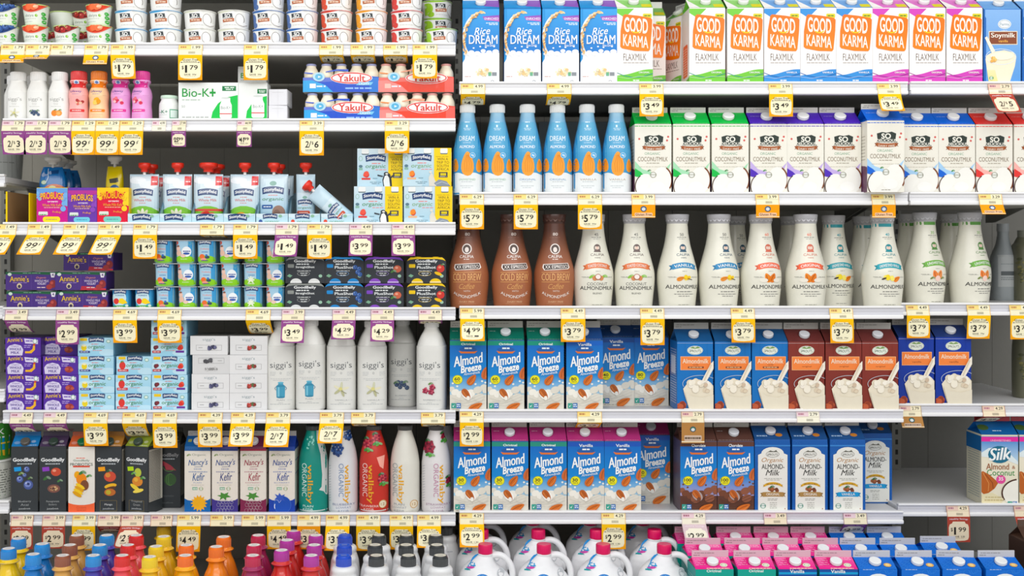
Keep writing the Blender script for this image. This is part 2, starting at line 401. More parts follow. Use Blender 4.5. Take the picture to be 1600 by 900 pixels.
def bottle(key, Wp, Hp, prof, A, col, capc, capprof, n=2.0, kindm='plastic', cat='bottle', label=None, sub=4, ribs=0, captop=None, grid=7, extra=None, capkind='plastic', sy=1.0, rim=None, tall=3):
    W, H = Wp*U, (Hp+tall)*U; P = smooth_prof(prof, W, H, sub); yc = max(r for r, z in P)*sy; b = MB(); b.lathe(P, yc, col, kindm, n, 52, sy=sy)
    parts = [('body', b, None, ())]
    if A:
        if sy == 1: b.art(A, curved(W, P, yc, n), H/W*100, 'sleeve', grid)
    c = MB(); cp = [(r*W/2, z*H) for r, z in capprof]; c.lathe(cp, yc, capc, capkind, 2, 40)
    if ribs:
        (r0, z0), (r1, z1) = cp[1], cp[-2]
        for k in range(ribs):
            a = 2*math.pi*k/ribs; v = []
            for rr, zz in ((r0, z0), (r1, z1)):
                for da in (-.045, 0, .045): v.append(((rr+(.0006 if da == 0 else 0))*math.cos(a+da), yc+(rr+(.0006 if da == 0 else 0))*math.sin(a+da), zz))
            c.add(v, [(0, 1, 4, 3), (1, 2, 5, 4)], mix(capc, 'ffffff', .08), 'plastic')
    if captop:
        rr = cp[-1][0]*.86; z = cp[-1][1]+.0003
        c.add([(rr*math.cos(t*math.pi/16), yc+rr*math.sin(t*math.pi/16), z) for t in range(32)], [tuple(range(32))], captop, 'paper')
        for j in range(3): c.box(-rr*.5, rr*.5, yc-rr*.45+j*rr*.4, yc-rr*.45+j*rr*.4+.0012, z, z+.0002, '9a9a9a', 'paper')
    parts.append(('cap', c, None, ()))
    if extra: parts += extra(W, H, P, yc)
    kind(key, cat, parts, yc)
def box(key, Wp, Hp, D, A, side, top=None, cat='box', bev=.0012, sideart=None, topart=None, parts=(), kindm='carton', flapline=True):
    W, H = Wp*U, Hp*U; b = MB(); b.box(-W/2, W/2, 0, D, 0, H, side, kindm, bev)
    if A: b.art(A, flat(W), H/W*100)
    if top: b.add([(-W/2+bev, bev, H+.0002), (W/2-bev, bev, H+.0002), (W/2-bev, D-bev, H+.0002), (-W/2+bev, D-bev, H+.0002)], [(0, 1, 2, 3)], top, kindm)
    if sideart:
        b.art(sideart, plane((-W/2, D, 0), (0, -D, 0), (0, 0, D), (-1, 0, 0)), H/D*100); b.art(sideart, plane((W/2, 0, 0), (0, D, 0), (0, 0, D), (1, 0, 0)), H/D*100)
    ps = [('carton_body' if not parts else 'body', b, None, ())]
    if flapline:   # tuck flaps on the two ends
        for s in (-1, 1): f = MB(); f.box(s*W/2-.0006, s*W/2+.0006, .006, D-.006, H*.12, H*.9, mix(side, '000000', .05), kindm, 0); ps.append(('end_flap', f, None, ()))
    kind(key, cat, ps+list(parts))
def cup(key, Wp, Hp, A, col, lid, bot=.74, cat='cup', n=2.0, rimc=None, sy=1.0, kindm='plastic', pts=None):
    W, H = Wp*U, Hp*U; P = smooth_prof(pts or [(bot*.96, 0), (bot, .03), (bot+(.97-bot)*.5, .5), (.95, .93), (.95, .95)], W, H, 3); yc = W/2*sy
    b = MB(); b.lathe(P, yc, col, kindm, n, 48)
    if A: b.art(A, curved(W, P, yc, n), H/W*100, 'sleeve', 7)
    r = MB(); r.lathe([(W/2*.95, H*.95), (W/2, H*.96), (W/2, H*.985), (W/2*.98, H*.99)], yc, rimc or 'f4f4f2', 'plastic', n, 48)
    l = MB(); l.lathe([(W/2*.99, H*.988), (W/2*1.0, H*.995), (W/2*.97, H), (W/2*.6, H*1.002), (.0005, H*1.0)], yc, lid, 'film', n, 48)
    tb = MB(); tb.add([(W*.10, .0005, H*.994), (W*.26, .0015, H*.994), (W*.2, -.005, H*.975)], [(0, 1, 2), (2, 1, 0)], lid, 'film')
    kind(key, cat, [('tub', b, None, ()), ('rim', r, None, ()), ('foil_lid', l, None, [('pull_tab', tb, None, ())])], yc)
def side_micro(H, D, c, bg=None, x0=12, x1=88):
    a = Art()
    if bg: a.r(8, 12, 92, H/D*100-10, bg)
    y = 20
    while y < H/D*100-18: a.m(x0, x1, y, 2.4, c); y += 7
    return a

# ================================================================ small marks used on many packs
def stony(a, cx, cy, w, txt='Stonyfield'):
    h = w*.26; pts = []
    for k in range(9):
        t = k/8*2-1; pts.append((cx+t*w/2*1.06, cy+h*.62+h*.35*(1-t*t)))
    for k in range(9):
        t = 1-k/8*2; pts.append((cx+t*w/2, cy-h*.55+h*.25*(1-t*t)))
    a.p(pts, '25406f'); a.t(txt, cx, cy+h*.02, w*.9, h*.8, 'f2f4f5', .03, 0, 0, h*.3)
def leafblob(a, x, y, s, c='4f8a3c'):
    a.e(x, y, s, s*.45, c, 35); a.e(x+s*.9, y+s*.2, s*.8, s*.4, mix(c, 'ffffff', .15), -30)
def badge(a, x, y, r, c='3d9a58'):
    a.e(x, y, r, r*.9, 'f4f6f0'); a.ring(x, y, r, r*.9, r*.2, c); a.r(x-r*.75, y-r*.2, x+r*.75, y+r*.25, c); a.m(x-r*.6, x+r*.6, y, r*.18, 'f4f6f0')
def nongmo(a, x, y, w=25, h=13):
    a.r(x-w/2, y-h/2, x-w*.02, y+h/2, '3f9a8a'); a.r(x+w*.02, y-h/2, x+w/2, y+h/2, '3b6fae'); a.p([(x-w*.4, y), (x-w*.3, y-h*.3), (x-w*.12, y+h*.35), (x-w*.28, y-h*.05)], 'eef4ee')
    a.m(x+w*.06, x+w*.44, y+h*.2, h*.16, 'eef4f8'); a.m(x+w*.06, x+w*.44, y-h*.15, h*.16, 'eef4f8')
def berry(a, x, y, r, cols=('2d4f8f', '4a6fb0', '1d3566'), hl='a9c0e6'):
    a.e(x, y, r, r, cols[0], n=14); a.e(x-r*.1, y+r*.15, r*.7, r*.65, cols[1], n=12); a.e(x, y+r*.2, r*.3, r*.25, cols[2], n=8); a.e(x-r*.45, y+r*.4, r*.2, r*.14, hl, 30, 8)
def ribbon(a, cx, cy, w, h, c, arc=4, dark=None):
    d = dark or mix(c, '000000', .25)
    for s in (-1, 1):
        a.p([(cx+s*w*.42, cy-h*.2-arc*.2), (cx+s*w*.58, cy-h*.55-arc*.2), (cx+s*w*.52, cy-h*.1), (cx+s*w*.58, cy+h*.35-arc*.2), (cx+s*w*.42, cy+h*.5-arc*.2)][::s], d)
    pts = [(cx+(k/8*2-1)*w*.47, cy+h/2+arc*(1-(k/8*2-1)**2)) for k in range(9)]+[(cx-(k/8*2-1)*w*.47, cy-h/2+arc*(1-(k/8*2-1)**2)) for k in range(9)]
    a.p(pts, c)
def wave(a, y0, amp, x0, x1, c, per=60, ph=0, base=0, n=18):
    a.p([(x0, base)]+[(x0+(x1-x0)*k/n, y0+amp*math.sin((x0+(x1-x0)*k/n)/per*6.283+ph)) for k in range(n+1)]+[(x1, base)], c)

# ================================================================ cartons of the middle and right bays
def rice():
    a = Art(); a.r(0, 86, 100, 206, ('1b77c8', '3f9ede')); a.r(0, 0, 100, 87, 'eef1f4'); a.p([(0, 206), (0, 60), (6, 70), (9, 100), (7, 206)], '2a8ed0')
    for x, y, r in ((10, 84, 7), (24, 88, 8), (40, 85, 9), (56, 92, 7), (72, 88, 8), (90, 90, 9)): a.e(x, y, r, r*.7, 'f5f7f9')
    for x, y in ((30, 100), (48, 104), (63, 102), (86, 104)): a.e(x, y, 2.6, 2, 'f5f7f9')
    a.ring(50, 130, 50, 68, 5, 'f2f6fa', 100, 235)
    rnd = random.Random(3)
    for k in range(46):
        t = k/45; ang = math.radians(86+t*120); x = 60+52*math.cos(ang)-4+rnd.uniform(-4, 4); y = 120+76*math.sin(ang)+rnd.uniform(-4, 4)
        a.e(x, y, 5.2, 2.1, ('e2b87c', 'efd3a2', 'c98f4e')[k % 3], math.degrees(ang)+80+rnd.uniform(-25, 25), 8)
    a.t('Rice', 53, 146, 44, 20, 'f6f8fa', .01, .35, 4); a.t('DREAM', 56, 123, 78, 24, 'f6f8fa', .02); a.t('Rice Drink', 75, 107, 28, 6, 'f6f8fa', .02)
    a.p([(54, 186), (100, 190), (100, 172), (60, 176)], ('c56fc0', '7a4fb5')); a.t('ENRICHED', 79, 180, 38, 6, 'f6f0fa', .02); a.m(64, 96, 168, 2, 'e8f0f8'); a.m(72, 96, 164, 2, 'e8f0f8')
    a.blobs(56, 34, 22, 10, 22, 4, ('eed9ae', 'e2c48c', 'f4e6c6'), 5); a.r(70, 24, 78, 34, '6fb08a'); a.r(80, 24, 93, 34, '8a8f94'); a.ring(81, 8, 5, 4, 1.2, '555555'); a.m(6, 45, 6, 2, 'b0b4b8'); a.m(6, 22, 22, 2, 'c79b90')
    return a
g = Art().r(0, 0, 100, 60, '2f8fd0').p([(55, 60), (100, 60), (100, 6), (60, 14)], '8a5ab5')
carton('rice', 57.5, 117, .095, rice(), '2577bd', '2f8fd0', 'd8dce0', gart=g)
def karma(c, dark, flav):
    a = Art(); a.r(0, 0, 100, 212, 'f4f1ee'); a.p([(0, 212), (0, 200), (22, 186), (48, 212)], c); a.p([(66, 212), (66, 204), (100, 186), (100, 212)], 'f4f1ee'); a.rr(72, 186, 97, 198, 3, 'd8cf3a'); a.m(76, 94, 192, 3, '5f7a2a')
    pts = [(17, 192), (22, 196), (60, 192), (94, 186), (98, 181), (97, 150), (92, 98), (88, 93), (50, 94), (14, 101), (9, 106), (10, 150)]
    a.p(pts, ('f4861c', 'f0762c')); a.t('GOOD', 53, 165, 66, 42, 'fbf4ea', .035, 0, 0, 0, -6); a.ring(53, 152, 14, 9, 3.5, 'f8c81e', 200, 345); a.t('KARMA', 52, 121, 70, 32, 'fbf4ea', .03, 0, 0, 0, -8)
    a.t('FLAXMILK', 50, 77, 64, 19, '6a5a50', -.008); a.m(18, 88, 61, 1.8, '9a9088')
    top = [(0, 25)]+[(x, 27+16*(1-math.cos((x-10)/90*3.1416*1.1))/2*(1 if x > 10 else 0)) for x in range(10, 96, 8)]+[(100, 43)]
    a.p([(0, 0)]+[(x, y) for x, y in top]+[(100, 0)], c); a.line([(0, 33), (20, 25), (45, 20), (70, 22), (100, 31)], 1.8, dark); a.line([(0, 22), (30, 17), (60, 23), (100, 22)], 1.2, mix(c, 'ffffff', .4))
    a.t(flav, 76, 34, 30, 5, 'f8f8f4', .03); a.m(45, 62, 12, 3, 'f4f4f0'); a.m(10, 90, 5, 3, 'f4f4f0'); return a
for key, c, dk, fl in (('karma_green', '74c442', '2a8f8a', 'ORIGINAL'), ('karma_blue', '3f8fd4', '1d5fa8', 'VANILLA'), ('karma_pink', 'd04fb8', '93308a', 'ORIGINAL')):
    gg = Art().r(0, 0, 100, 60, mix(c, 'ffffff', .1)).p([(0, 60), (0, 0), (30, 0)], 'f4f1ee'); gg.rr(70, 4, 98, 26, 3, 'd8cf3a')
    sa = Art().r(0, 0, 100, 128, 'f0ece8').p([(0, 0), (0, 20), (50, 14), (100, 22), (100, 0)], c).rr(20, 26, 80, 116, 8, 'ec6f3e')
    for k in range(11): sa.m(26, 74, 34+k*7, 2, 'f8e0d0')
    carton(key, 56.3, 118, .095, karma(c, dk, fl), 'efece8', c, 'e8e6e2', gart=gg, sideart=sa)
def soy():
    a = Art(); a.r(0, 0, 100, 205, ('5e9bdc', '8ab4e4')); a.p([(0, 205), (0, 190), (6, 182), (6, 0), (0, 0)], '2c67b4'); a.r(0, 0, 3, 205, '2c67b4')
    a.e(56, 165, 18, 13, 'f0f4f6'); a.ring(56, 165, 16, 11, 1, '8a9aa5'); a.t('Farms', 56, 165, 24, 8, '8a9aa5'); a.t('organic', 56, 148, 16, 4, 'f0f4f6')
    a.r(13, 109, 91, 146, 'efe2c8'); a.r(15, 111, 89, 144, '86492f'); a.t('Soymilk', 52, 133, 66, 17, 'f6f0e4', .035); a.t('vanilla', 52, 119, 26, 7, 'f2b45a', .02)
    a.p([(4, 70), (8, 40), (14, 0), (68, 0), (84, 50), (88, 75), (80, 88), (55, 94), (25, 90), (8, 80)], 'f2e9cf'); a.ring(46, 76, 42, 22, 1.6, 'dfe9f2', 0, 360)
    a.p([(2, 128), (8, 132), (30, 92), (22, 84)], 'f6efdc'); a.e(48, 78, 32, 11, 'f8f0da'); a.blobs(22, 66, 10, 10, 6, 4, ('e8b060', 'f0c878'), 3); a.p([(8, 40), (14, 0), (40, 0), (30, 40)], ('eed98a', 'f4e6b4')); badge(a, 20, 18, 6); return a
carton('soy', 57.5, 116, .095, soy(), '3a78c4', '6fa4dc', 'e0e2e4')
Y = .012
row('rice', 'rice_drink_carton', 'blue and white rice drink carton with a wheat stalk', [751.5, 816.5, 876, 935.5], SH['R1'], Y, short='rice drink carton', shelf='R1', jit=.7)
row('karma_green', 'flax_drink_carton', 'white flax drink carton with green waves and angular orange square', [992, 1105, 1164.5], SH['R1'], Y, short='green-waved flax drink carton', shelf='R1', jit=.7)
row('karma_green', 'flax_drink_carton', 'green-waved flax drink carton set back behind the front row', [1013], SH['R1'], .113, short='set back green flax carton', shelf='R1')
place('karma_green', 'flax_drink_carton', 'green-waved flax drink carton turned to show its orange side strip', PX(1066, .10)-.019, .153, SZ(SH['R1']), math.radians(-66), short='turned flax carton')
row('karma_blue', 'flax_drink_carton', 'white flax drink carton with blue waves', [1222, 1278.5, 1335], SH['R1'], Y, short='blue-waved flax drink carton', shelf='R1', jit=.6)
row('karma_pink', 'flax_drink_carton', 'white flax drink carton with pink waves', [1391.5, 1449, 1507], SH['R1'], Y, short='pink-waved flax drink carton', shelf='R1', jit=.6)
row('soy', 'soy_drink_carton', 'pale blue soy drink carton with a glass of cream', [1566, 1626], SH['R1'], Y, short='pale blue soy drink carton', shelf='R1', jit=.6)

def dreamb(flav, fc):
    a = Art(); a.r(-5, 0, 105, 250, ('2f8ec6', '62aacd')); a.p([(-5, 0)]+[(x, 72+3.5*math.sin(x/9)) for x in range(-5, 110, 5)]+[(105, 0)], 'e8ecec')
    a.t('DREAM', 47, 193, 52, 17, 'eaf4fa', .01); a.t('ULTIMATE', 47, 178, 26, 5, 'cfe6f2'); a.t('ALMOND', 47, 164, 52, 10, 'f2f8fc', .03)
    for x, y, l, wd in ((8, 102, 46, 19), (88, 100, 46, 19), (49, 106, 84, 42)):
        a.al(x, y, l, wd, 90, 'f0a040', False)
        for q in (-.22, -.05, .12, .28): a.line([(x+q*wd*.9, y-l*.34), (x+q*wd*1.2, y), (x+q*wd*.3, y+l*.36)], wd*.03, 'd8842c')
    a.e(66, 134, 10, 10, '5aaede'); a.ring(66, 134, 10, 10, 1.2, 'd8ecf6'); a.t('4g', 66, 134, 10, 9, 'f4fafc', .02)
    a.t(flav, 48, 52, 56, 7, fc, -.005); a.m(28, 66, 44, 1.5, 'a8b0b4'); a.m(24, 70, 30, 1.4, 'b0b8bc'); a.m(30, 60, 24, 1.4, 'b0b8bc'); a.m(60, 88, 5, 3, '7a8488')
    a.m(40, 56, 250, 3, 'e2f0f8'); a.r(44, 232, 50, 240, 'd8ecf6'); a.m(36, 60, 228, 2, 'cfe4f0'); a.m(38, 58, 223, 2, 'cfe4f0'); return a
DP = [(.95, 0), (1, .015), (1, .40), (.98, .48), (.88, .58), (.72, .70), (.58, .80), (.5, .87), (.47, .905)]
for k_, f_, c_ in (('dream_u', 'UNSWEETENED', '8ab89a'), ('dream_o', 'ORIGINAL', '7a9fc0'), ('dream_v', 'VANILLA', 'b0a08a')):
    bottle(k_, 46, 141, DP, dreamb(f_, c_), lambda z: mix('3a92c8', '9cc6da', min(1, max(0, (z-.14)/.07))**1.5*.75), 'e9ebea', [(.5, .905), (.52, .91), (.52, .985), (.49, .998)], n=2.6, ribs=40)
row('dream_u', 'almond_drink_bottle', 'blue almond drink bottle with green unsweetened band', [730.5, 777], SH['R2'], Y, short='green-band blue bottle', shelf='R2')
row('dream_o', 'almond_drink_bottle', 'blue almond drink bottle with blue original band', [824, 871], SH['R2'], Y, short='blue-band blue bottle', shelf='R2')
row('dream_v', 'almond_drink_bottle', 'blue almond drink bottle with vanilla band', [917, 963], SH['R2'], Y, short='vanilla blue bottle', shelf='R2')
def sodel(c, lt):
    a = Art(); a.r(0, 0, 100, 190, 'ece9dd'); a.m(0, 100, 187, 2, c)
    a.p([(0, 92), (0, 50), (12, 46), (28, 36), (48, 24), (58, 30), (64, 44), (78, 66), (100, 88), (90, 64), (70, 50), (44, 62), (20, 70)], lt)
    a.p([(0, 72), (0, 50), (12, 48), (28, 38), (50, 26), (60, 38), (52, 36), (32, 46), (16, 62)], c)
    a.p([(26, 158), (40, 162), (52, 160), (66, 163), (78, 158), (76, 140), (82, 134), (24, 134), (28, 140)], '2c3630'); a.t('SO', 51, 151, 26, 15, 'f2f0e4', .05); a.t('DELICIOUS', 52, 139, 54, 8, 'f2f0e4', .03)
    ribbon(a, 52, 128, 56, 10, 'a4592f', -2); a.t('DAIRY FREE', 52, 126, 44, 5, 'f6ead8', .02, 0, 0, -2)
    for x, y in ((12, 152), (91, 158), (88, 148)): a.e(x, y, 3, 3, 'd0605a', 0, 8)
    a.t('ORGANIC', 48, 112, 42, 7, '7aa88a', -.005); a.t('COCONUTMILK', 49, 97, 82, 12, '8a7a66', -.002); a.m(32, 68, 86, 2, 'aaa392'); a.m(12, 86, 76, 1.2, 'c4beb0')
    a.e(30, 24, 28, 33, 'f4f3ec'); a.ring(30, 22, 30, 35, 2.4, '4a3026', 120, 285); a.e(74, 40, 27, 36, 'f3f2eb'); a.ring(72, 40, 31, 39, 4, '7c4628', -38, 62); a.p([(16, 0), (40, 26), (60, 18), (90, 12), (80, 0)], 'f0efe8'); a.e(62, 22, 20, 14, 'f6f5f0')
    badge(a, 50, 54, 9, '9a9a8a'); leafblob(a, 38, 66, 4, '3f8a4a'); a.m(38, 62, 6, 1.6, '8a8474'); return a
def sideart_coco(c):
    a = Art(); a.r(0, 0, 100, 60, '5c3050'); a.e(50, 60, 60, 14, '5c3050'); a.line([(10, 10), (60, 50), (30, 70)], 1.5, '8a6a80')
    for k in range(8): a.m(20, 86, 90+k*9, 2, 'a8a294')
    return a
GG = {}
for key, c, lt in (('coco_green', '0cb84a', 'a6dcb4'), ('coco_purple', '5230b4', 'c4b0e2'), ('coco_blue', '1a66d0', 'a8cfee'), ('coco_red', 'e0403c', 'f6b4ac')):
    ga = Art().r(0, 0, 100, 60, c).m(6, 94, 3, 1.2, mix(c, 'ffffff', .3)).m(8, 40, 40, 1.6, mix(c, 'ffffff', .35))
    carton(key, 57.5, 108, .095, sodel(c, lt), 'e9e6da', c, 'cfcdc6', gart=ga, sideart=sideart_coco(c), capt=.5, capr=.0155, gh=.036, finh=.013)
row('coco_green', 'coconut_drink_carton', 'white coconut drink carton with green top', [1020.5, 1080.5, 1141], SH['R2'], Y, short='green-topped coconut carton', shelf='R2', jit=.8)
row('coco_purple', 'coconut_drink_carton', 'white coconut drink carton with purple top', [1201, 1258.5, 1317], SH['R2'], Y, short='purple-topped coconut carton', shelf='R2', jit=.6)
place('coco_blue', 'coconut_drink_carton', 'blue-topped coconut drink carton jutting out over the shelf edge', PX(1378), -.026, SZ(SH['R2'])+.0045, 0, group='white coconut drink cartons with blue tops', short='jutting blue-topped coconut carton', shelf='R2')
row('coco_blue', 'coconut_drink_carton', 'white coconut drink carton with blue top set straight', [1437.5, 1495], SH['R2'], .022, short='straight blue-topped coconut carton', shelf='R2', jit=.5)
row('coco_red', 'coconut_drink_carton', 'white coconut drink carton with red top', [1553.5, 1613], SH['R2'], .022, short='red-topped coconut carton', shelf='R2', jit=.5)
m = MB()   # brown shipping boxes deep on the shelf
for i, (x, y, wd, h) in enumerate(((1080, .42, .34, .238), (1290, .42, .28, .232), (900, .42, .22, .238))):
    box('ship%d' % i, wd*600, h*600, .12, Art().r(0, 49*h/wd, 100, 51*h/wd, '6f7f88'), 'a9b7c0', cat='box', flapline=False)
    place('ship%d' % i, 'storage_box', ('wide', 'narrower', 'small')[i]+' blue-grey box stored behind the coconut cartons and blue bottles', PX(x, y), y, SZ(SH['R2']), 0, group='blue-grey boxes at the back of the shelf')

CP = [(.86, 0), (.89, .03), (.93, .12), (.985, .24), (1, .32), (.97, .40), (.82, .53), (.66, .66), (.56, .78), (.52, .87), (.51, .905)]
def calif(kind_, c, cal, line1, logo='4a5a62', rt=None, neck=None):
    a = Art()
    if neck: a.r(10, 199, 90, 207, neck)
    a.t(cal, 52, 180, 10, 7, c if neck or kind_ == 'orig' else '6a6a66', .01); a.m(40, 64, 173, 1.6, '8a8a84'); a.m(44, 60, 169, 1, '9a9a94')
    a.ring(53, 147, 8.5, 9.5, 2.6, logo); a.p([(47, 144), (59, 144), (62, 137), (44, 137)], logo); a.e(53, 148, 4, 5, 'e8c8b8'); a.e(53, 153, 5, 2.6, logo); a.t('CALIFIA', 53, 130, 34, 6, logo, 0, 0, 0, 1); a.t('FARMS', 53, 123, 14, 3, logo)
    ribbon(a, 52, 100, 60, 13, c, 5); a.t(rt, 52, 101, 48, 7, 'f4f6f2', .02, 0, 0, 4); a.m(46, 58, 90, 1.2, '9a9a90')
    a.line([(16, 74), (34, 75)], .6, '9a9a90'); a.line([(68, 75), (90, 74)], .6, '9a9a90'); a.m(14, 30, 76, 1, '9a9a90'); a.m(72, 90, 76, 1, '9a9a90')
    if kind_ == 'coco':
        leafblob(a, 36, 77, 7, '8ac04a'); leafblob(a, 66, 77, 7, '8ac04a'); a.e(44, 73, 6, 6, 'd08a5a'); a.e(60, 73, 6, 6, 'd08a5a'); a.e(52, 76, 8, 7.5, 'a8684a'); a.e(52, 76.5, 6.2, 5.6, 'f6e8e2')
        a.t('COCONUT', 51, 59, 50, 7, '4a4a46', -.005); a.t('ALMONDMILK', 51, 49, 80, 9, '3a3a38', .005); a.t('BLEND', 51, 36, 22, 4, '4a4a46')
    else:
        if kind_ == 'van': a.al(42, 72, 20, 10, 20, 'e8943a'); a.blobs(56, 75, 8, 5, 7, 5, ('f2d23a', 'f6e06a', 'e8b82a'), 2); a.line([(60, 72), (72, 69)], 1.6, '4a4030')
        elif kind_ == 'orig': a.al(44, 74, 24, 15, 115, 'ea8a2c'); a.al(57, 74, 24, 15, 65, 'e07a20'); a.e(34, 68, 10, 5, 'ece6d8'); a.e(68, 68, 10, 5, 'ece6d8')
        elif kind_ == 'teal': a.al(68, 71, 20, 11, 30, 'f08a2a'); a.blobs(48, 73, 10, 5, 7, 5, ('f0d840', 'f6e676'), 4); a.e(36, 72, 6, 2, '3a3028', 20)
        else: a.al(45, 76, 22, 14, 110, 'f08a4a'); a.al(58, 76, 22, 14, 70, 'f09a5a'); a.e(51, 66, 7, 7, 'f6d4c8'); leafblob(a, 36, 67, 5, '7a8a4a'); leafblob(a, 64, 67, 5, '7a8a4a')
        a.t('ALMONDMILK', 51, 52, 82, 9.5, '3a3a38', .005); a.m(34, 72, 40, 1.8, '6a6a66'); a.m(28, 78, 34, 1.5, '7a7a76'); a.m(38, 66, 29, 1.5, '7a7a76')
    a.m(38, 66, 8, 1.2, '8a8a82'); return a
def calcap(c, c2):
    def f(W, H, P, yc):
        sk = MB(); n = 40; z0, z1 = .925*H, .95*H
        for k in range(16):
            t = 2*math.pi*k/16; r = .566*W/2
            pts = [(t-.19, z1), (t-.13, z0+.001), (t, z0-.0012), (t+.13, z0+.001), (t+.19, z1)]
            v = [(r*math.cos(a), yc+r*math.sin(a), z) for a, z in pts]; sk.add(v, [(0, 1, 2, 3, 4)], c2, 'plastic')
        return [('cap_skirt', sk, None, ())]
    return f
CC = [(.515, .90), (.53, .903), (.535, .93), (.555, .93), (.585, .99), (.57, 1.0)]
for key, k_, c, cal, rt, lg, nk in (('cal_coco', 'coco', 'e07a4a', '45', 'TOASTED COCONUT', '6a5a56', None), ('cal_van', 'van', '2f86b8', '50', 'VANILLA', '3a5a70', None),
        ('cal_orig', 'orig', 'ee6a4a', '60', 'ORIGINAL', 'd0705a', None), ('cal_teal', 'teal', '18a0b0', '40', 'UNSWEETENED VANILLA', '2a8a94', '3a9aa4'), ('cal_green', 'green', '6aae3a', '35', 'UNSWEETENED', '5a8a4a', '5f9a4a')):
    bottle(key, 64.3, 145, CP, calif(k_, c, cal, '', lg, rt, nk), 'e6e4d6', 'b9b9bd', CC, cat='bottle', extra=calcap('b9b9bd', 'c9c9cd'), sub=5)
def espresso():
    a = Art(); a.t('80', 50, 179, 12, 7, 'e8dcd4', .01); a.m(36, 62, 171, 1.5, '8a5a48')
    a.ring(49, 143, 12, 13, 2.4, 'f0e8e2'); a.e(49, 143, 9, 10, '4a3a34'); a.e(49, 141, 5, 6.5, 'e8ddd6'); a.t('CALIFIA', 49, 124, 34, 7, 'f4ece6', .02, 0, 0, 1); a.m(42, 58, 118, 2.2, 'e0d0c6')
    a.p([(20, 106), (80, 109), (84, 98), (80, 94), (22, 91), (18, 98)], 'f4ece6'); a.p([(22, 104.5), (79, 107.5), (81, 98), (78, 95.5), (24, 92.5), (21, 98)], '3a2a26'); a.t('XX ESPRESSO', 51, 100, 54, 8, 'f6f0ea', .03, 0, 2)
    a.line([(16, 86), (84, 87)], 1, 'e0a868'); a.line([(16, 63), (84, 63)], 1, 'e0a868'); a.t('COLD BREW', 50, 75, 68, 17, 'e4b078', .02); a.t('Coffee', 50, 53, 38, 12, 'd8a26a', 0, .4, 3); a.line([(34, 47), (60, 46), (66, 48)], .8, 'd8a26a')
    a.t('WITH', 50, 41, 16, 4, 'e8d8cc'); a.t('ALMONDMILK', 50, 38, 66, 7, 'f2e8e0', .01, 0, 0, -11); a.t('DAIRY FREE', 50, 15, 36, 4, 'e0b890'); a.line([(28, 10), (72, 10)], .6, 'c89a70'); return a
def brown(z): t = z/.243; return mix('a86a4a', '9c6044', t) if t < .45 else mix('a2664a', '5a3a30', min(1, (t-.45)/.4))  # the darker neck is shade painted into the bottle colour
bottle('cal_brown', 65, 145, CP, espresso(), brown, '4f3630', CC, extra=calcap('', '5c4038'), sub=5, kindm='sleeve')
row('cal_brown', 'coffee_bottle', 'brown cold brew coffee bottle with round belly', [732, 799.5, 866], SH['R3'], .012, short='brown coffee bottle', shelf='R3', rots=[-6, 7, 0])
row('cal_coco', 'almond_drink_bottle', 'cream round-bellied bottle with coconut picture and orange ribbon', [927, 991], SH['R3'], .012, short='coconut ribbon bottle', shelf='R3', rots=[4, -4])
row('cal_van', 'almond_drink_bottle', 'cream round-bellied bottle with blue vanilla ribbon', [1058, 1123], SH['R3'], .012, short='blue ribbon bottle', shelf='R3', rots=[8, 12])
row('cal_orig', 'almond_drink_bottle', 'cream round-bellied bottle with red-orange original ribbon', [1188.5, 1258.5], SH['R3'], .012, short='red ribbon bottle', shelf='R3', rots=[12, -3])
row('cal_teal', 'almond_drink_bottle', 'cream round-bellied bottle with teal ribbon in the front row', [1378.5], SH['R3'], .012, short='teal ribbon bottle', shelf='R3')
row('cal_green', 'almond_drink_bottle', 'cream round-bellied bottle with green ribbon', [1444.5, 1515], (473, .05), .056, short='green ribbon bottle', shelf='R3', rots=[14, 18])
for key, px, Yb, lb in (('cal_teal', 1302, .095, 'cream bottle with teal ribbon set back between red and teal ribbon bottles'), ('cal_orig', 1236, .165, 'cream bottle partly hidden behind the right red ribbon bottle'),
                    ('cal_teal', 1350, .165, 'shaded cream bottle behind the front teal ribbon bottle'), ('cal_green', 1421, .17, 'shaded green-necked bottle behind left green ribbon bottle'), ('cal_green', 1487, .17, 'shaded green-necked bottle behind right green ribbon bottle'),
                    ('cal_van', 1148, .16, 'shaded cream bottle behind the right blue ribbon bottle')):
    place(key, 'almond_drink_bottle', lb, PX(px, Yb), Yb, SZ(SH['R3'] if px < 1400 else (473, .05)), math.radians(18 if px != 1302 else 6), group='round-bellied bottles standing behind the front row')
m = MB()
def greyb():
    a = Art(); a.r(10, 60, 90, 200, 'b4b8b8'); a.r(20, 110, 80, 128, '5a6062'); a.m(20, 80, 100, 3, '70787a'); a.m(20, 80, 92, 3, '70787a'); a.m(20, 80, 160, 3, '8a9294'); return a
bottle('grey_bottle', 40, 132, [(.95, 0), (1, .02), (1, .5), (.9, .6), (.6, .72), (.45, .85), (.45, .9)], greyb(), '9aa0a2', 'a4a8aa', [(.5, .9), (.52, .91), (.5, 1)], n=2.6)
place('grey_bottle', 'drink_bottle', 'grey long-necked bottle in deep shade at right of the green ribbon bottles', PX(1567, .36), .36, SZ((473, .05)))
bottle('mesh_bottle', 46, 120, [(.95, 0), (1, .03), (1, .7), (.8, .82), (.6, .9)], Art().blobs(50, 120, 50, 80, 160, 5, ('8a8456', '6a6a48', '565a44'), 3), '6f6f5c', '8a8c80', [(.6, .9), (.6, 1)], n=2.6)
place('mesh_bottle', 'drink_bottle', 'olive patterned bottle in shade cut off by the right edge', PX(1603, .33), .33, SZ((473, .05)))
place('mesh_bottle', 'drink_bottle', 'olive patterned bottle on the shelf below, behind the empty space', PX(1606, .2), .2, SZ((630.5, .05)))

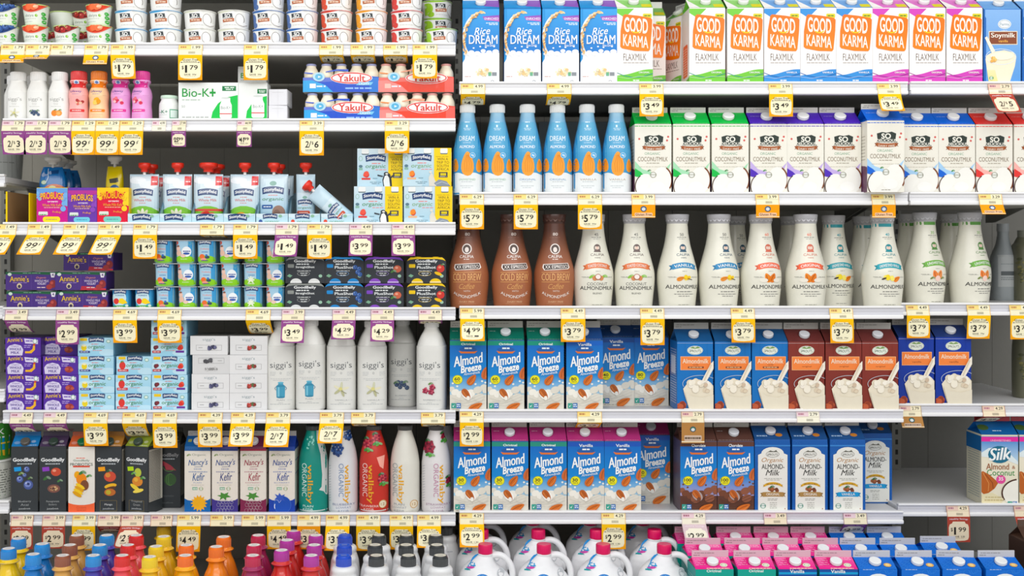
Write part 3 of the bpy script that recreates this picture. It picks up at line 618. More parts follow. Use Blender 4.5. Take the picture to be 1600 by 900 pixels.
def breeze(top, tt, num, body=('2a72c0', '1a5fb0'), choc=False):
    a = Art(); a.r(0, 98, 100, 192, ('1f86cc', '1464b8')); a.r(0, 44, 100, 98, ('a8a0c8' if choc else 'a8d0e4', '1f86cc'))
    W1, W2 = ('70432f', '8a5640') if choc else ('efece2', 'dcd8cc')
    a.r(0, 180, 100, 192, top); a.t(tt, 50, 182.5, 38, 8, 'f0f4f0', .03)
    if not choc: a.r(0, 0, 100, 45, W2)
    else: a.r(0, 0, 100, 45, '5a382c')
    for x, y, r in ((4, 60, 9), (14, 52, 11), (30, 46, 13), (55, 48, 15), (76, 58, 13), (92, 66, 10), (100, 58, 12), (44, 38, 16), (80, 38, 14)): a.e(x, y, r, r*.75, W1 if (x % 4) else W2, 20, 14)
    for x, y in ((8, 76), (20, 68), (88, 82), (70, 74), (97, 78)): a.e(x, y, 3, 2.6, W1, 0, 10)
    for k in range(4): a.line([(5+k*8, 36-k*8), (30+k*8, 28-k*7), (60, 34-k*7), (95, 50-k*9)], 1.2, mix(W1, '7a7468' if not choc else '2a1a14', .35))
    a.p([(26, 170), (40, 176), (50, 180), (60, 176), (73, 170), (68, 160), (34, 160)], '2a5aa0'); a.m(40, 60, 172, 4, 'e8f0f4'); a.p([(24, 165), (30, 158), (68, 158), (76, 165), (66, 163), (34, 163)], 'd8743a')
    a.t('Almond', 50, 141, 84, 28, 'f6f8f6', .05, .26, 10); a.t('Breeze', 57, 118, 58, 20, 'f6f8f6', .05, .26, 10); a.t('Almondmilk', 60, 104, 46, 7, 'e8f0f4', .015, .28, 8)
    a.e(21, 86, 14, 13, '7a9a3a'); a.e(21, 86, 13, 12, 'e8e03a'); a.t(num, 20, 88, 15 if len(num) < 3 else 19, 9, '3a3a20', .03); a.m(14, 28, 80, 1.6, '6a6a30')
    a.al(60, 86, 34, 19, 52); a.al(97, 104, 34, 20, 80, 'c4683a'); a.e(46, 46, 17, 12, mix(W1, 'ffffff', .3), -45); a.al(45, 47, 34, 17, -52, 'b5602c'); a.e(50, 36, 5, 6, W1); a.al(70, 12, 42, 18, 28, 'cc6e30'); nongmo(a, 17, 15, 26, 14); a.m(6, 50, 4, 1.4, '8a8478'); return a
gt = lambda c, s='': Art().r(0, 0, 100, 60, c).m(4, 96, 3, 1.4, mix(c, 'ffffff', .25)).m(6, 24, 40, 2, mix(c, 'ffffff', .4))
for key, top, tt, num, gc, ch in (('ab60', '1a8a72', 'Original', '60', '14705e', 0), ('ab80', '1f5fb8', 'Vanilla', '80', '234a86', 0), ('ab30', '2a8a78', 'Original', '30', 'b03a78', 0), ('ab30v', '2455b0', 'Vanilla', '30', 'b03a78', 0),
                             ('ab40', '1f4f98', 'Vanilla', '40', '234a86', 0), ('abch', '5c3a30', 'Chocolate', '100', '5a3c34', 1)):
    carton(key, 57.3, 108.5, .095, breeze(top, tt, num, choc=bool(ch)), '2a5f9a' if not ch else '5a4a58', gc, 'b9b6ae', 'dfe2e6', gart=gt(gc), sideart=side_micro(.181, .095, 'aebccc', None) if not ch else None)
row('ab60', 'almond_drink_carton', 'blue almond drink carton with teal top and number 60', [731.5, 790.5, 852.5], SH['R4'], Y, short='teal-topped almond carton', shelf='R4', jit=.7)
row('ab80', 'almond_drink_carton', 'blue almond drink carton with dark blue top and 80 at front', [913.5], SH['R4'], Y, short='dark-blue-topped almond carton', shelf='R4', jit=.5)
row('ab40', 'almond_drink_carton', 'shaded almond drink carton set back beside the front dark-blue-topped one', [963], SH['R4'], .115, short='set back almond carton 40', shelf='R4', jit=.5)
row('ab80', 'almond_drink_carton', 'shaded almond drink carton set back beside the glass-picture cartons', [1017], SH['R4'], .12, short='set back almond carton 80', shelf='R4', jit=.5)
row('ab30', 'almond_drink_carton', 'blue almond drink carton with pink top and teal original band', [737.5, 797, 857], SH['R5'], Y, short='teal-banded pink-topped almond carton', shelf='R5', jit=.6)
row('ab30v', 'almond_drink_carton', 'blue almond drink carton with pink top and vanilla band', [915.5, 973], SH['R5'], Y, short='vanilla pink-topped almond carton', shelf='R5', jit=.6)
row('ab30v', 'almond_drink_carton', 'shaded pink-topped almond drink carton set back beside chocolate cartons', [1019], SH['R5'], .115, short='set back pink-topped carton', shelf='R5', jit=.5)
row('abch', 'almond_drink_carton', 'chocolate almond drink carton with brown top', [1091.5, 1149.5], SH['R5'], Y, short='chocolate carton', shelf='R5', jit=.6)

def sprouts(c, sub):
    a = Art(); a.r(0, 0, 100, 192, c); a.line([(0, 189), (100, 189)], 1, mix(c, 'ffffff', .35)); a.line([(22, 189), (22, 150)], .5, mix(c, '000000', .12)); a.line([(84, 189), (84, 150)], .5, mix(c, '000000', .12))
    a.e(50, 169, 22, 12.5, 'e9eee2'); a.ring(50, 169, 20.5, 11, .8, '8a9a7a'); a.t('SPROUTS', 50, 168, 32, 7, '4a5a4a', -.005, 0, 0, -1); a.p([(36, 175), (44, 179), (50, 176), (58, 180), (64, 175), (50, 173.5)], '7a9a5a')
    a.r(9, 114, 94, 152, 'f4b884'); a.r(10.5, 115.5, 92.5, 150.5, 'ee8648'); a.t('Almondmilk', 51, 139, 72, 13, 'f6ead4', .01)
    if sub == 'u': a.t('vanilla', 51, 129, 16, 3.5, '7a4a2a'); a.r(30, 119, 74, 124, '7a3a24'); a.m(33, 71, 121.5, 2, 'f0c090')
    else: a.t('vanilla' if sub == 'v' else 'original', 51, 124, 26, 5, '8a4a26')
    a.blobs(12, 12, 14, 9, 12, 8, ('a8482c', '8e3a24', 'b85a3a'), 7); a.blobs(40, 3, 14, 3, 5, 6, ('a8482c', '8e3a24'), 9)
    a.p([(16, 62), (20, 46), (34, 0), (100, 0), (100, 70), (92, 80), (60, 88), (30, 80)], 'e6ddc8'); a.ring(63, 76, 49, 24, 1.3, 'c4ccd4', 20, 200)
    a.blobs(60, 72, 32, 12, 16, 9, ('f0e9d8', 'e4dac4', 'f6f0e2'), 4); a.e(36, 78, 5, 8, 'f2ecdc', 10); a.blobs(80, 64, 12, 10, 6, 6, ('cdb8a0', 'dccdb4'), 6); a.p([(20, 56), (40, 42), (70, 38), (100, 46), (100, 0), (34, 0)], 'e2dac6')
    a.p([(100, 140), (100, 118), (80, 82), (64, 74), (70, 90), (92, 132)], 'f0e9da'); a.p([(96, 128), (76, 84), (72, 86), (92, 132)], 'dccfb8'); a.r(18, 0, 38, 8, 'f0ece4'); a.m(76, 92, 5, 3, '7a6a5a'); return a
for key, c, gc, sb in (('sp_blue', '1470b8', '23588c', 'u'), ('sp_red', '7e2f26', '6a3230', 'o'), ('sp_navy', '16389a', '24386e', 'v')):
    ga = Art().r(0, 0, 100, 60, gc)
    sa = side_micro(.178, .095, mix(c, 'ffffff', .55)); sa.r(20, 100, 80, 150, mix(c, 'ffffff', .75))
    carton(key, 56.3, 106, .095, sprouts(c, sb), c, gc, 'b4b2ac', 'd8dade', gart=ga, sideart=sa, capt=.42)
row('sp_blue', 'almond_drink_carton', 'mid blue carton with orange almond label and glass', [1086, 1145, 1203], SH['R4'], Y+.004, short='mid blue glass carton', shelf='R4', jit=.5)
row('sp_red', 'almond_drink_carton', 'maroon carton with orange almond label and glass', [1260, 1318, 1375], SH['R4'], Y, short='maroon glass carton', shelf='R4', jit=.5)
row('sp_navy', 'almond_drink_carton', 'deep blue carton with orange almond label and glass', [1431.5, 1489.5], (630.5, .05), .056, short='deep blue glass carton', shelf='R4', jit=.5)
def organic(rb, c2):
    a = Art(); a.r(0, 0, 100, 195, '1f5aa6')
    for k in range(30): a.ring((k*37) % 100, (k*53) % 195, 9, 9, 1, '2f6cb6', 0, 200, 8)
    a.r(0, 186, 100, 190, '3f82c8'); a.p([(9, 4), (92, 4), (92, 162)]+[(50+32*math.cos(t*math.pi/10), 166+18*math.sin(t*math.pi/10)) for t in range(11)]+[(9, 162)], 'e6e6de')
    a.ring(50, 164, 19, 9, 1, '5a5a52'); a.t('SPROUTS', 50, 163, 30, 6, '4a4a44'); a.p([(36, 170), (44, 175), (52, 171), (60, 176), (64, 170)], '6a6a60')
    a.t('Organic', 50, 146, 62, 16, 'b0804a', 0, .3); a.t('ALMOND-', 51, 129, 64, 14, '3a3a38', .02); a.t('Milk', 50, 112, 40, 16, '3a3a38', .01, .35); a.m(26, 76, 95, 1.3, '8a8a80'); a.m(32, 70, 91, 1.3, '8a8a80')
    ribbon(a, 51, 76, 50, 7, 'd8a83a', 6); a.m(32, 70, 80, 2, '7a5a2a'); a.blobs(52, 63, 13, 5, 8, 5, ('8a4e30', 'a4623e', '6e3c24'), 4); leafblob(a, 46, 72, 6, '3a6a3a')
    ribbon(a, 51, 50, 62, 13, rb, 1); a.t(c2, 51, 51, 38, 7, 'f2ece0', .02); a.m(36, 64, 38, 1.4, '8a8a80'); a.m(36, 62, 34, 1.4, '8a8a80')
    for y in (27, 22, 17, 12): a.m(42, 62, y, 1.8, 'a8a8a0')
    badge(a, 23, 18, 8, '4a8a7a'); a.e(85, 10, 1.6, 1.6, 'b06a4a'); return a
for key, rb, c2 in (('org_tan', 'a8854e', 'ORIGINAL'), ('org_blue', '2a96cc', 'VANILLA')):
    ga = Art().r(0, 0, 100, 60, '244f86').e(72, 18, 10, 7, 'c8803a').m(8, 38, 14, 5, '9ab4d0')
    carton(key, 55.5, 111, .09, organic(rb, c2), '1f5aa6', '24508a', 'b0aeaa', 'd4d6dc', gart=ga)
row('org_tan', 'organic_almond_carton', 'royal blue carton with white arch and tan ribbon', [1207, 1265.5], SH['R5'], Y, short='tan-ribbon arch carton', shelf='R5', jit=.5)
row('org_blue', 'organic_almond_carton', 'royal blue carton with white arch and sky blue ribbon at front', [1324.5], SH['R5'], Y, short='blue-ribbon arch carton', shelf='R5', jit=.5)
row('org_blue', 'organic_almond_carton', 'royal blue arch carton with blue ribbon set back in shade', [1367], SH['R5'], .12, short='set back arch carton', shelf='R5', jit=.5)
def silk():
    a = Art(); a.r(0, 0, 100, 190, 'e9e2cc'); a.p([(0, 190), (0, 140), (30, 148), (60, 140), (100, 112), (100, 190)], ('c2dcea', '1b78c4')); a.p([(0, 145), (20, 158), (50, 160), (80, 140), (100, 120), (100, 112), (60, 128), (0, 134)], 'dfe9ea')
    a.r(0, 176, 100, 189, 'e0399a'); a.t('UNSWEETENED', 52, 179, 56, 5, 'f4c8e0', .01)
    a.e(49, 140, 31, 24, '1f6a86'); a.t('Silk', 50, 142, 62, 34, 'f2f6f4', .05, .3, 5); a.t('Almond', 44, 107, 62, 17, '9a5a30', .01); a.t('&', 88, 105, 9, 9, '9a5a30', .01); a.t('Coconut', 53, 90, 76, 17, '3f8a4a', .01)
    a.p([(0, 92), (4, 94), (22, 84), (38, 70), (46, 62), (36, 46), (20, 34), (6, 30), (0, 36)], 'b8622c'); a.line([(4, 90), (20, 60), (18, 38)], 1.6, 'e09a5a'); a.line([(10, 86), (30, 62), (32, 46)], 1.6, '8e4520')
    a.e(53, 71, 13, 12, 'e0559a'); a.t('35', 53, 73, 13, 10, 'f8eef4', .03); a.e(104, 34, 48, 38, 'f2efe4'); a.ring(104, 34, 50, 40, 4, '4a2e22', 100, 210); a.p([(0, 30), (30, 34), (60, 18), (50, 0), (0, 0)], 'e4dab4'); a.m(10, 55, 22, 3, 'c8b88a'); a.m(8, 60, 14, 4, 'c8b88a'); nongmo(a, 84, 6, 26, 10); return a
sa = side_micro(.18, .095, '9aa29a'); sa.r(0, 150, 100, 192, '1f66a0')
carton('silk', 57.5, 109, .095, silk(), 'd8d4bc', '1f66a8', 'b8404a', None, gart=Art().r(0, 0, 100, 60, '1d5f9c').e(14, 30, 16, 12, '3f5a2a').m(36, 60, 16, 3, 'd0e0ea'), sideart=sa)
row('silk', 'coconut_almond_carton', 'cream and blue almond coconut carton with pink stripe', [1562, 1621], (786.5, .05), .058, short='pink-striped coconut carton', shelf='R5', jit=.4, rots=[-2, 0])

# ================================================================ left bay
def stack(key, name, desc, xs, shelf, Y, tiers, pitch, group, words=('bottom', 'middle', 'top'), jit=1.0, short=None, dx=None):
    for t in range(tiers):
        for i, px in enumerate(xs):
            o = ordinal(i, len(xs)); lab = desc+', '+(words[t]+' tier' if tiers > 1 else '')+(' '+o if o else '')
            place(key, name, lab.strip(' ,'), PX(px+(dx[t] if dx else 0), Y), Y, SZ(SH[shelf])+t*pitch*U+(.0002*t), math.radians(random.uniform(-jit, jit)), group, short=(short or name.replace('_', ' ')), shelf=shelf if t == 0 else None)
# -- fruit cups
def daiya(fr):
    a = Art(); a.r(-5, 0, 105, 80, 'e9ece4')
    top = [(x, 49+27*((x-46)/52)**2) for x in range(-6, 107, 7)]
    a.p([(106, 82), (-6, 82)]+top, {'b': '24427c', 's': 'e2472e', 'c': '6a2024'}[fr]); a.line([(x, y+.6) for x, y in top], 1.6, {'b': '3a5a9a', 's': 'f0705a', 'c': 'd04a44'}[fr])
    if fr == 'b':
        for x, y, r in ((22, 70, 13), (44, 64, 14), (66, 72, 12), (8, 76, 9), (84, 76, 9)): berry(a, x, y, r)
    elif fr == 's': a.blobs(34, 68, 6, 4, 4, 13, ('ee5a34', 'f2764a'), 2); a.blobs(62, 70, 10, 4, 4, 11, ('f4774a', 'e8402c', 'f8a07a'), 5); a.e(64, 70, 9, 5, 'f9c4a0', 20)
    else:
        for x, y, r in ((30, 66, 10), (52, 60, 10), (70, 68, 10)): a.e(x, y, r, r, 'a82a2a'); a.e(x-3, y+3, 3, 2, 'e88a7a')
        a.line([(34, 70), (50, 78), (44, 82)], 2, 'c8b86a'); a.line([(66, 66), (52, 78)], 2, 'c8b86a')
    a.t('daiya', 38, 36, 34, 12, '8a968a', 0); a.e(64, 37, 5, 5, '8ac43a'); a.e(66, 38, 2, 2, 'd8ecb0'); a.m(14, 62, 25, 1.6, 'b8c0b8'); a.m(14, 50, 14, 1.6, 'b8c0b8')
    for y in (44, 30, 15): a.e(86, y, 6, 6.5, '3cae3c'); a.m(83, 89, y, 2, 'c8f0c8')
    return a
for f in 'bsc': cup('daiya_'+f, 42, 33, daiya(f), 'e4e8e0', 'b2d868', .76, 'yogurt cup', rimc='cfe09a')
G = 'fruit yogurt cups with green lids'
z1 = SZ(SH['L1']); zp = 33.3*U
for key, px, yy, t, lb in (('b', 9, .012, 0, 'blueberry yogurt cup on the shelf at the left end'), ('s', 56, .012, 0, 'red fruit yogurt cup on the shelf beside the blueberry one'), ('c', 105, .012, 0, 'cherry yogurt cup standing on the shelf'),
        ('s', 155.5, .012, 0, 'red fruit yogurt cup on the shelf next to the coconut yogurts'), ('b', 10, .014, 1, 'blueberry yogurt cup on top of its stack'), ('s', 56.5, .014, 1, 'red fruit yogurt cup stacked second from left end'),
        ('s', 155, .014, 1, 'red fruit yogurt cup stacked beside the coconut yogurts'), ('c', 80, .10, 0, 'shaded yogurt cup at the back between red fruit and cherry cups'), ('c', 131, .10, 0, 'shaded cherry yogurt cup behind the front cherry cup'),
        ('s', 98, .10, 1, 'shaded yogurt cup turned label away in the upper back row'), ('c', 133, .10, 1, 'cherry yogurt cup stacked in the back row')):
    place('daiya_'+key, 'yogurt_cup', lb, PX(px, yy), yy, z1+t*zp, math.radians(150 if 'away' in lb else random.uniform(-6, 6)), G, short=lb.split(' on ')[0], shelf='L1' if t == 0 and yy < .05 else None)
def sodcup(c, fr=None):
    a = Art(); a.r(-5, 0, 105, 62, 'eeeeea'); a.p([(-5, 62), (-5, 48)]+[(x, 50-3*math.sin(x/16)) for x in range(0, 106, 7)]+[(106, 62)], c)
    if fr:
        a.e(6, 27, 13, 19, fr); a.e(2, 34, 4, 6, mix(fr, 'ffffff', .3)); a.e(16, 10, 7, 8, mix(fr, '000000', .08))
    a.p([(24, 44), (56, 44), (58, 30), (26, 30)], '3a4044'); a.t('SO', 41, 37, 18, 11, 'f4f4f0', .05); a.m(28, 55, 32, 2, 'e8e8e4'); a.p([(25, 27), (62, 30), (62, 20), (26, 18)], 'b46a48'); a.m(30, 58, 24, 3, 'f0dcc8')
    a.ring(77, 27, 12, 17, 1.3, '8a8480'); a.e(77, 27, 10.5, 15.5, 'f6f6f4'); a.m(28, 70, 10, 1.4, 'c4c4c0'); a.e(84, 13, 10, 6, 'f4f4f2'); a.line([(74, 10), (86, 7), (94, 12)], 1, '8a7a72'); return a
for key, c, fr in (('sky', '4aa4d8', None), ('plain', 'dfe2cc', None), ('blue', '2c6cb8', '5a7ab4'), ('red', 'd8402f', 'e0553a'), ('orange', 'f0a028', 'f2a83a'), ('rasp', 'dc3c40', 'dc4a44'), ('lime', '9acc3a', 'a0d040')):
    cup('sod_'+key, 52, 28.4, sodcup(c, fr), 'ececea', 'f0f0ee', .87, 'yogurt cup', rimc=mix(c, 'ffffff', .25) if key != 'plain' else 'ecece4')
for key, xs, tiers, ds in (('sky', [205.5, 259.5], 3, 'coconut yogurt cup with sky blue rim'), ('plain', [313, 366], 2, 'coconut yogurt cup with cream rim'), ('blue', [420, 472.5], 3, 'coconut yogurt cup with dark blue rim'),
                  ('red', [526], 3, 'coconut yogurt cup with red rim and strawberry'), ('orange', [580.5], 3, 'coconut yogurt cup with orange rim and fruit'), ('rasp', [635.5], 3, 'coconut yogurt cup with red rim and raspberries')):
    stack('sod_'+key, 'yogurt_cup', ds, xs, 'L1', .012, tiers, 28.4, 'coconut yogurt cups with coloured rims', short=ds.replace('coconut yogurt cup with', 'yogurt with'), jit=5, words=('bottom', 'middle', 'top') if tiers == 3 else ('bottom', 'upper'))
place('sod_lime', 'yogurt_cup', 'coconut yogurt cup with lime green rim at the shelf end', PX(690), .012, SZ(SH['L1']), 0, 'coconut yogurt cups with coloured rims', short='lime-rimmed yogurt', shelf='L1')
for t in range(3): place('sod_lime', 'yogurt_cup', 'lime coconut yogurt cup in the shaded back stack, '+('bottom', 'middle', 'top')[t]+' one', PX(682, .11), .11, SZ(SH['L1'])+t*28.5*U, .5, 'coconut yogurt cups with coloured rims')
# -- small bottles
def sig(fr, big=False, tx=''):
    a = Art()
    if big:
        a.t("siggi's", 50, 156, 72, 27, '54585c', -.012); a.t('O', 50, 131, 6, 7, '70747a', -.01)
        for x in (14, 70): a.m(x, x+20, 134, 1.2, 'b4b8ba'); a.m(x, x+20, 129, 1.2, 'b4b8ba'); a.m(x, x+18, 124, 1.2, 'b4b8ba')
        a.m(16, 84, 112, 1.3, 'b4b8ba'); a.m(24, 76, 107, 1.3, 'b4b8ba'); a.t(tx, 50, 40, 42 if len(tx) > 6 else 26, 5, '9a9ea0', -.01); a.m(42, 58, 31, 1.4, 'b4b8ba'); a.m(14, 82, 26, 1.4, 'a4a8aa'); a.m(72, 90, 40, 1.3, 'c0c4c6'); cy, s = 76, 1.0
    else:
        a.t("siggi's", 50, 106, 66, 22, 'a4a4a0', -.01); a.m(36, 60, 88, 2, 'c8c8c4'); a.m(38, 58, 82, 2, 'c8c8c4'); a.m(24, 72, 72, 1.6, 'bcbcb8'); cy, s = 40, .9
    if fr == 'van':
        for r_ in (15, 85, 150, 215, 290): R = math.radians(r_); a.e(50+14*s*math.cos(R), cy+12*s*math.sin(R), 14*s, 4.5*s, ('e4e0c4', 'cfd0b4', 'b8b894')[r_ % 3], r_)
        a.e(48, cy+2, 6*s, 6*s, 'd8d088'); a.line([(50, cy-4), (68, cy-14)], 2, '8a8a62')
    elif fr == 'blue':
        for x, y in ((-16, 2), (-4, -6), (10, 2), (20, -8), (2, 8), (-10, 10)): berry(a, 50+x*s, cy+y*s, 8*s, ('3a4a68', '556a8a', '222c44'), '9ab0cc')
        leafblob(a, 30, cy+10, 8*s, '5a7a5a'); leafblob(a, 62, cy+12, 8*s, '6a8a6a')
    elif fr == 'or': a.e(40, cy, 15, 15, 'e88a3a'); a.e(62, cy, 15, 14, 'ee9c4a'); a.e(60, cy-1, 9, 8, 'f4b46a'); leafblob(a, 44, cy+16, 6, '6a8a4a'); leafblob(a, 66, cy+15, 6, '6a8a4a')
    elif fr == 'can':
        a.p([(36, cy-26), (64, cy-26), (65, cy+10), (58, cy+18), (58, cy+22), (42, cy+22), (42, cy+18), (35, cy+10)], '4a9ab8'); a.e(50, cy+23, 10, 3, '6ab4cc'); a.e(50, cy-26, 14, 3.5, '3a86a4'); a.r(40, cy-24, 46, cy+8, '7cc0d6'); a.line([(35, cy+10), (30, cy+4), (34, cy-2)], 1.8, '3a7a94'); a.line([(65, cy+10), (70, cy+4), (66, cy-2)], 1.8, '3a7a94'); a.e(50, cy+12, 15, 2.5, '3a86a4')
    elif fr == 'ras':
        for x, y in ((-14, -4), (6, -8), (10, 8)): 
            for k in range(14): a.e(50+x+9*math.cos(k*2.4)*(k/14)**.5, cy+y+10*math.sin(k*2.4)*(k/14)**.5, 3.2, 3.2, ('b43a54', '8a2440', 'c85a70')[k % 3], 0, 9)
        leafblob(a, 52, cy+20, 7, '6a8a4a')
    return a
for f, tx in (('van', 'VANILLA'), ('blue', 'BLUEBERRY'), ('or', ''), ('can', 'PLAIN'), ('ras', 'RASPBERRY')):
    if f in ('van', 'blue', 'or'): bottle('ssm_'+f, 32.5, 76, [(.95, 0), (1, .03), (1, .54), (.97, .62), (.82, .72), (.71, .79), (.68, .83)], sig(f), 'eeeeea', 'f0f0ee', [(.72, .825), (.74, .83), (.74, .985), (.7, 1)], n=2.8, ribs=30)
    if f != 'or': bottle('sbig_'+f, 46.5, 139, [(.92, 0), (.985, .012), (1, .03), (1, .665), (.97, .71), (.88, .77), (.7, .84), (.54, .885), (.46, .915), (.45, .93)], sig(f, True, tx), 'dfdfda', 'e0e0de', [(.45, .925), (.49, .93), (.49, .99), (.46, 1)], n=3.2, ribs=36)
G = 'small white skyr drink bottles'
for i, (f, px, ds) in enumerate((('van', 26, 'vanilla flower'), ('blue', 57.5, 'blueberries'), ('or', 91, 'orange fruit'))):
    place('ssm_'+f, 'drink_bottle', 'small white drink bottle with '+ds+' picture', PX(px), .012, SZ(SH['L2']), 0, G, short='small '+ds+' bottle', shelf='L2')
    place('ssm_'+f, 'drink_bottle', 'small white drink bottle right behind the '+ds+' one', PX(px-2.5, .075), .075, SZ(SH['L2']), .2, G)
def life(c, cc, fruit):
    a = Art(); a.r(-5, 170, 105, 215, cc); a.e(50, 196, 14, 11, 'e6ecf6'); a.e(50, 196, 8, 7, '6a8ac8'); a.t('Lifeway', 48, 150, 56, 16, '6a4a9a', .015); a.m(30, 66, 137, 2, '9a7aa8')
    if fruit == 'c': a.blobs(60, 100, 20, 16, 7, 8, ('b03a3a', 'd86a5a', 'f2c4a8'), 2)
    elif fruit == 'o': a.blobs(46, 98, 16, 14, 6, 12, ('f6b23a', 'f8d06a', 'e8a02c'), 3)
    else: a.blobs(50, 100, 24, 18, 9, 8, ('d83a5a', 'f07a8a', 'f8c8cc'), 4)
    a.rr(16, 48, 88, 62, 3, cc); a.m(30, 74, 55, 3.4, 'f6f0ee'); a.m(22, 80, 36, 2.2, mix(cc, 'ffffff', .3)); a.m(30, 70, 30, 2.2, mix(cc, 'ffffff', .3)); a.m(28, 72, 22, 2.2, mix(cc, 'ffffff', .2)); a.m(80, 100, 130, 2, mix(c, '000000', .2)); return a
LP = [(.95, 0), (1, .03), (.97, .2), (.92, .34), (.96, .45), (.99, .52), (.9, .62), (.72, .70), (.7, .735), (.84, .78), (.86, .81), (.74, .84)]
for key, c, cc, fr in (('red', 'f6b4b0', 'dd3c3c', 'c'), ('or', 'f7d0a0', 'ee8422', 'o'), ('mag', 'eaa6dc', 'dd3f96', 's')):
    bottle('life_'+key, 31.5, 77, LP, life(c, cc, fr), c, cc, [(.74, .83), (.78, .84), (.78, .98), (.73, 1)], n=2.2, ribs=30, sub=4)
row('life_red', 'kefir_bottle', 'small pink kefir bottle with red cap', [123.5], SH['L2'], .012, short='red-capped kefir bottle', shelf='L2', group='small kefir bottles')
row('life_or', 'kefir_bottle', 'small peach kefir bottle with orange cap', [155], SH['L2'], .012, short='orange-capped kefir bottle', shelf='L2', group='small kefir bottles')
row('life_mag', 'kefir_bottle', 'small magenta kefir bottle with magenta cap', [189, 222], SH['L2'], .012, short='magenta-capped kefir bottle', shelf='L2', group='small kefir bottles', rots=[-4, -18])
# -- probiotic boxes and jar
def bioart(full=True, tall=False):
    H = 61 if full else (125 if not tall else 190); a = Art(); a.r(0, 0, 100, H+4, 'eef1ee')
    if tall: a.t('B', 17, 172, 14, 18, '1c9a3c', .02); a.t('50', 16, 138, 18, 6, 'b0b8b0'); a.r(0, 60, 100, 61, 'd8dcd8'); a.m(10, 30, 156, 3, 'c0c6c0'); return a
    if full:
        a.t('Bio-K', 29, 48, 46, 14, '1c9a3c', .012); a.t('+', 57, 48, 10, 13, '1c9a3c', .05); a.m(6, 36, 36, 2, 'c0ccc2'); a.t('50', 8, 25, 6, 4, 'a8b0a8'); a.r(73, 51, 96, 59, '1f7a45'); a.m(77, 93, 56.5, 1.6, 'e8f4ea'); a.m(79, 91, 53.5, 1.6, 'e8f4ea')
        a.p([(54, 3), (57, 16), (66, 30), (80, 40), (99, 44), (99, 3)], '16c24e'); cx, w = 79, 10; a.m(6, 50, 7, 2, 'b0b4b0'); b = 3
    else:
        a.r(66, 96, 98, 112, '1f7a45'); a.m(71, 94, 106, 3, 'e8f4ea'); a.m(73, 92, 101, 3, 'e8f4ea'); a.p([(26, 8), (30, 36), (50, 66), (75, 82), (99, 88), (99, 8)], '16c24e'); cx, w, b = 68, 22, 8
    s = w/10; a.p([(cx-w, b+4*s), (cx-w*.8, b+2*s), (cx+w*.8, b+2*s), (cx+w, b+4*s), (cx+w, b+24*s), (cx+w*.75, b+30*s), (cx+w*.75, b+36*s), (cx-w*.75, b+36*s), (cx-w*.75, b+30*s), (cx-w, b+24*s)], 'f2f4f2')
    a.r(cx-w, b+9*s, cx+w, b+10.5*s, 'd84a4a'); a.t('Bio-K+', cx, b+20*s, w*1.6, 5*s, '9aa8a0'); a.e(cx, b+36*s, w*.75, 1.4*s, 'd4dad6')
    a.r(0, 0, 100, 3 if full else 8, 'e04a34'); return a
box('bio_wide', 94, 61, .06, bioart(), 'e6e9e6', cat='carton')
box('bio_small', 45.5, 61, .06, bioart(False), 'e6e9e6', cat='carton')
box('bio_tall', 45.5, 93, .045, bioart(False, True), 'e6e9e6', cat='carton')
place('bio_wide', 'probiotic_box', 'wide white and green probiotic box lying on its side', PX(324), .014, SZ(SH['L2']), 0, short='wide green and white box', shelf='L2')
place('bio_small', 'probiotic_box', 'narrow white and green probiotic box in front of a taller one', PX(393.5), .014, SZ(SH['L2']), 0, short='narrow green and white box', shelf='L2')
place('bio_tall', 'probiotic_box', 'tall white box half hidden by a price tag', PX(394, .08), .08, SZ(SH['L2']), 0)
for t in range(2):
    if t == 0: box('blank', 29, 25.2, .07, Art().m(20, 80, 70, 2, 'cfcfcf').line([(50, 0), (50, 90)], .8, 'd0d0d4'), 'e4e4e8', cat='carton')
    place('blank', 'medicine_box', ('lower', 'upper')[t]+' plain white carton beside the narrow probiotic box', PX(433), .014, SZ(SH['L2'])+t*25.4*U, math.radians((3, -3)[t]), 'plain white cartons')
ja = Art(); ja.r(-5, 0, 105, 10, 'e8e8e6'); ja.r(-5, 7, 105, 12, 'dd4a44'); ja.t('-K+', 32, 50, 44, 16, '2a7a5a', .01); ja.r(64, 6, 100, 62, '2f9a6a'); ja.r(67, 20, 98, 58, 'd4e4dc'); ja.m(10, 50, 34, 2, 'c0c8c4')
bottle('jar', 31, 39, [(.95, 0), (1, .05), (1, .6), (.9, .74), (.8, .82), (.8, .88)], ja, 'e9ebe8', 'cfe8d4', [(.86, .88), (.88, .9), (.86, .99), (.8, 1)], n=2.4, rim=1)
place('jar', 'probiotic_jar', 'small white probiotic jar with green lid', PX(262.5), .014, SZ(SH['L2']), 0, short='small probiotic jar', shelf='L2')
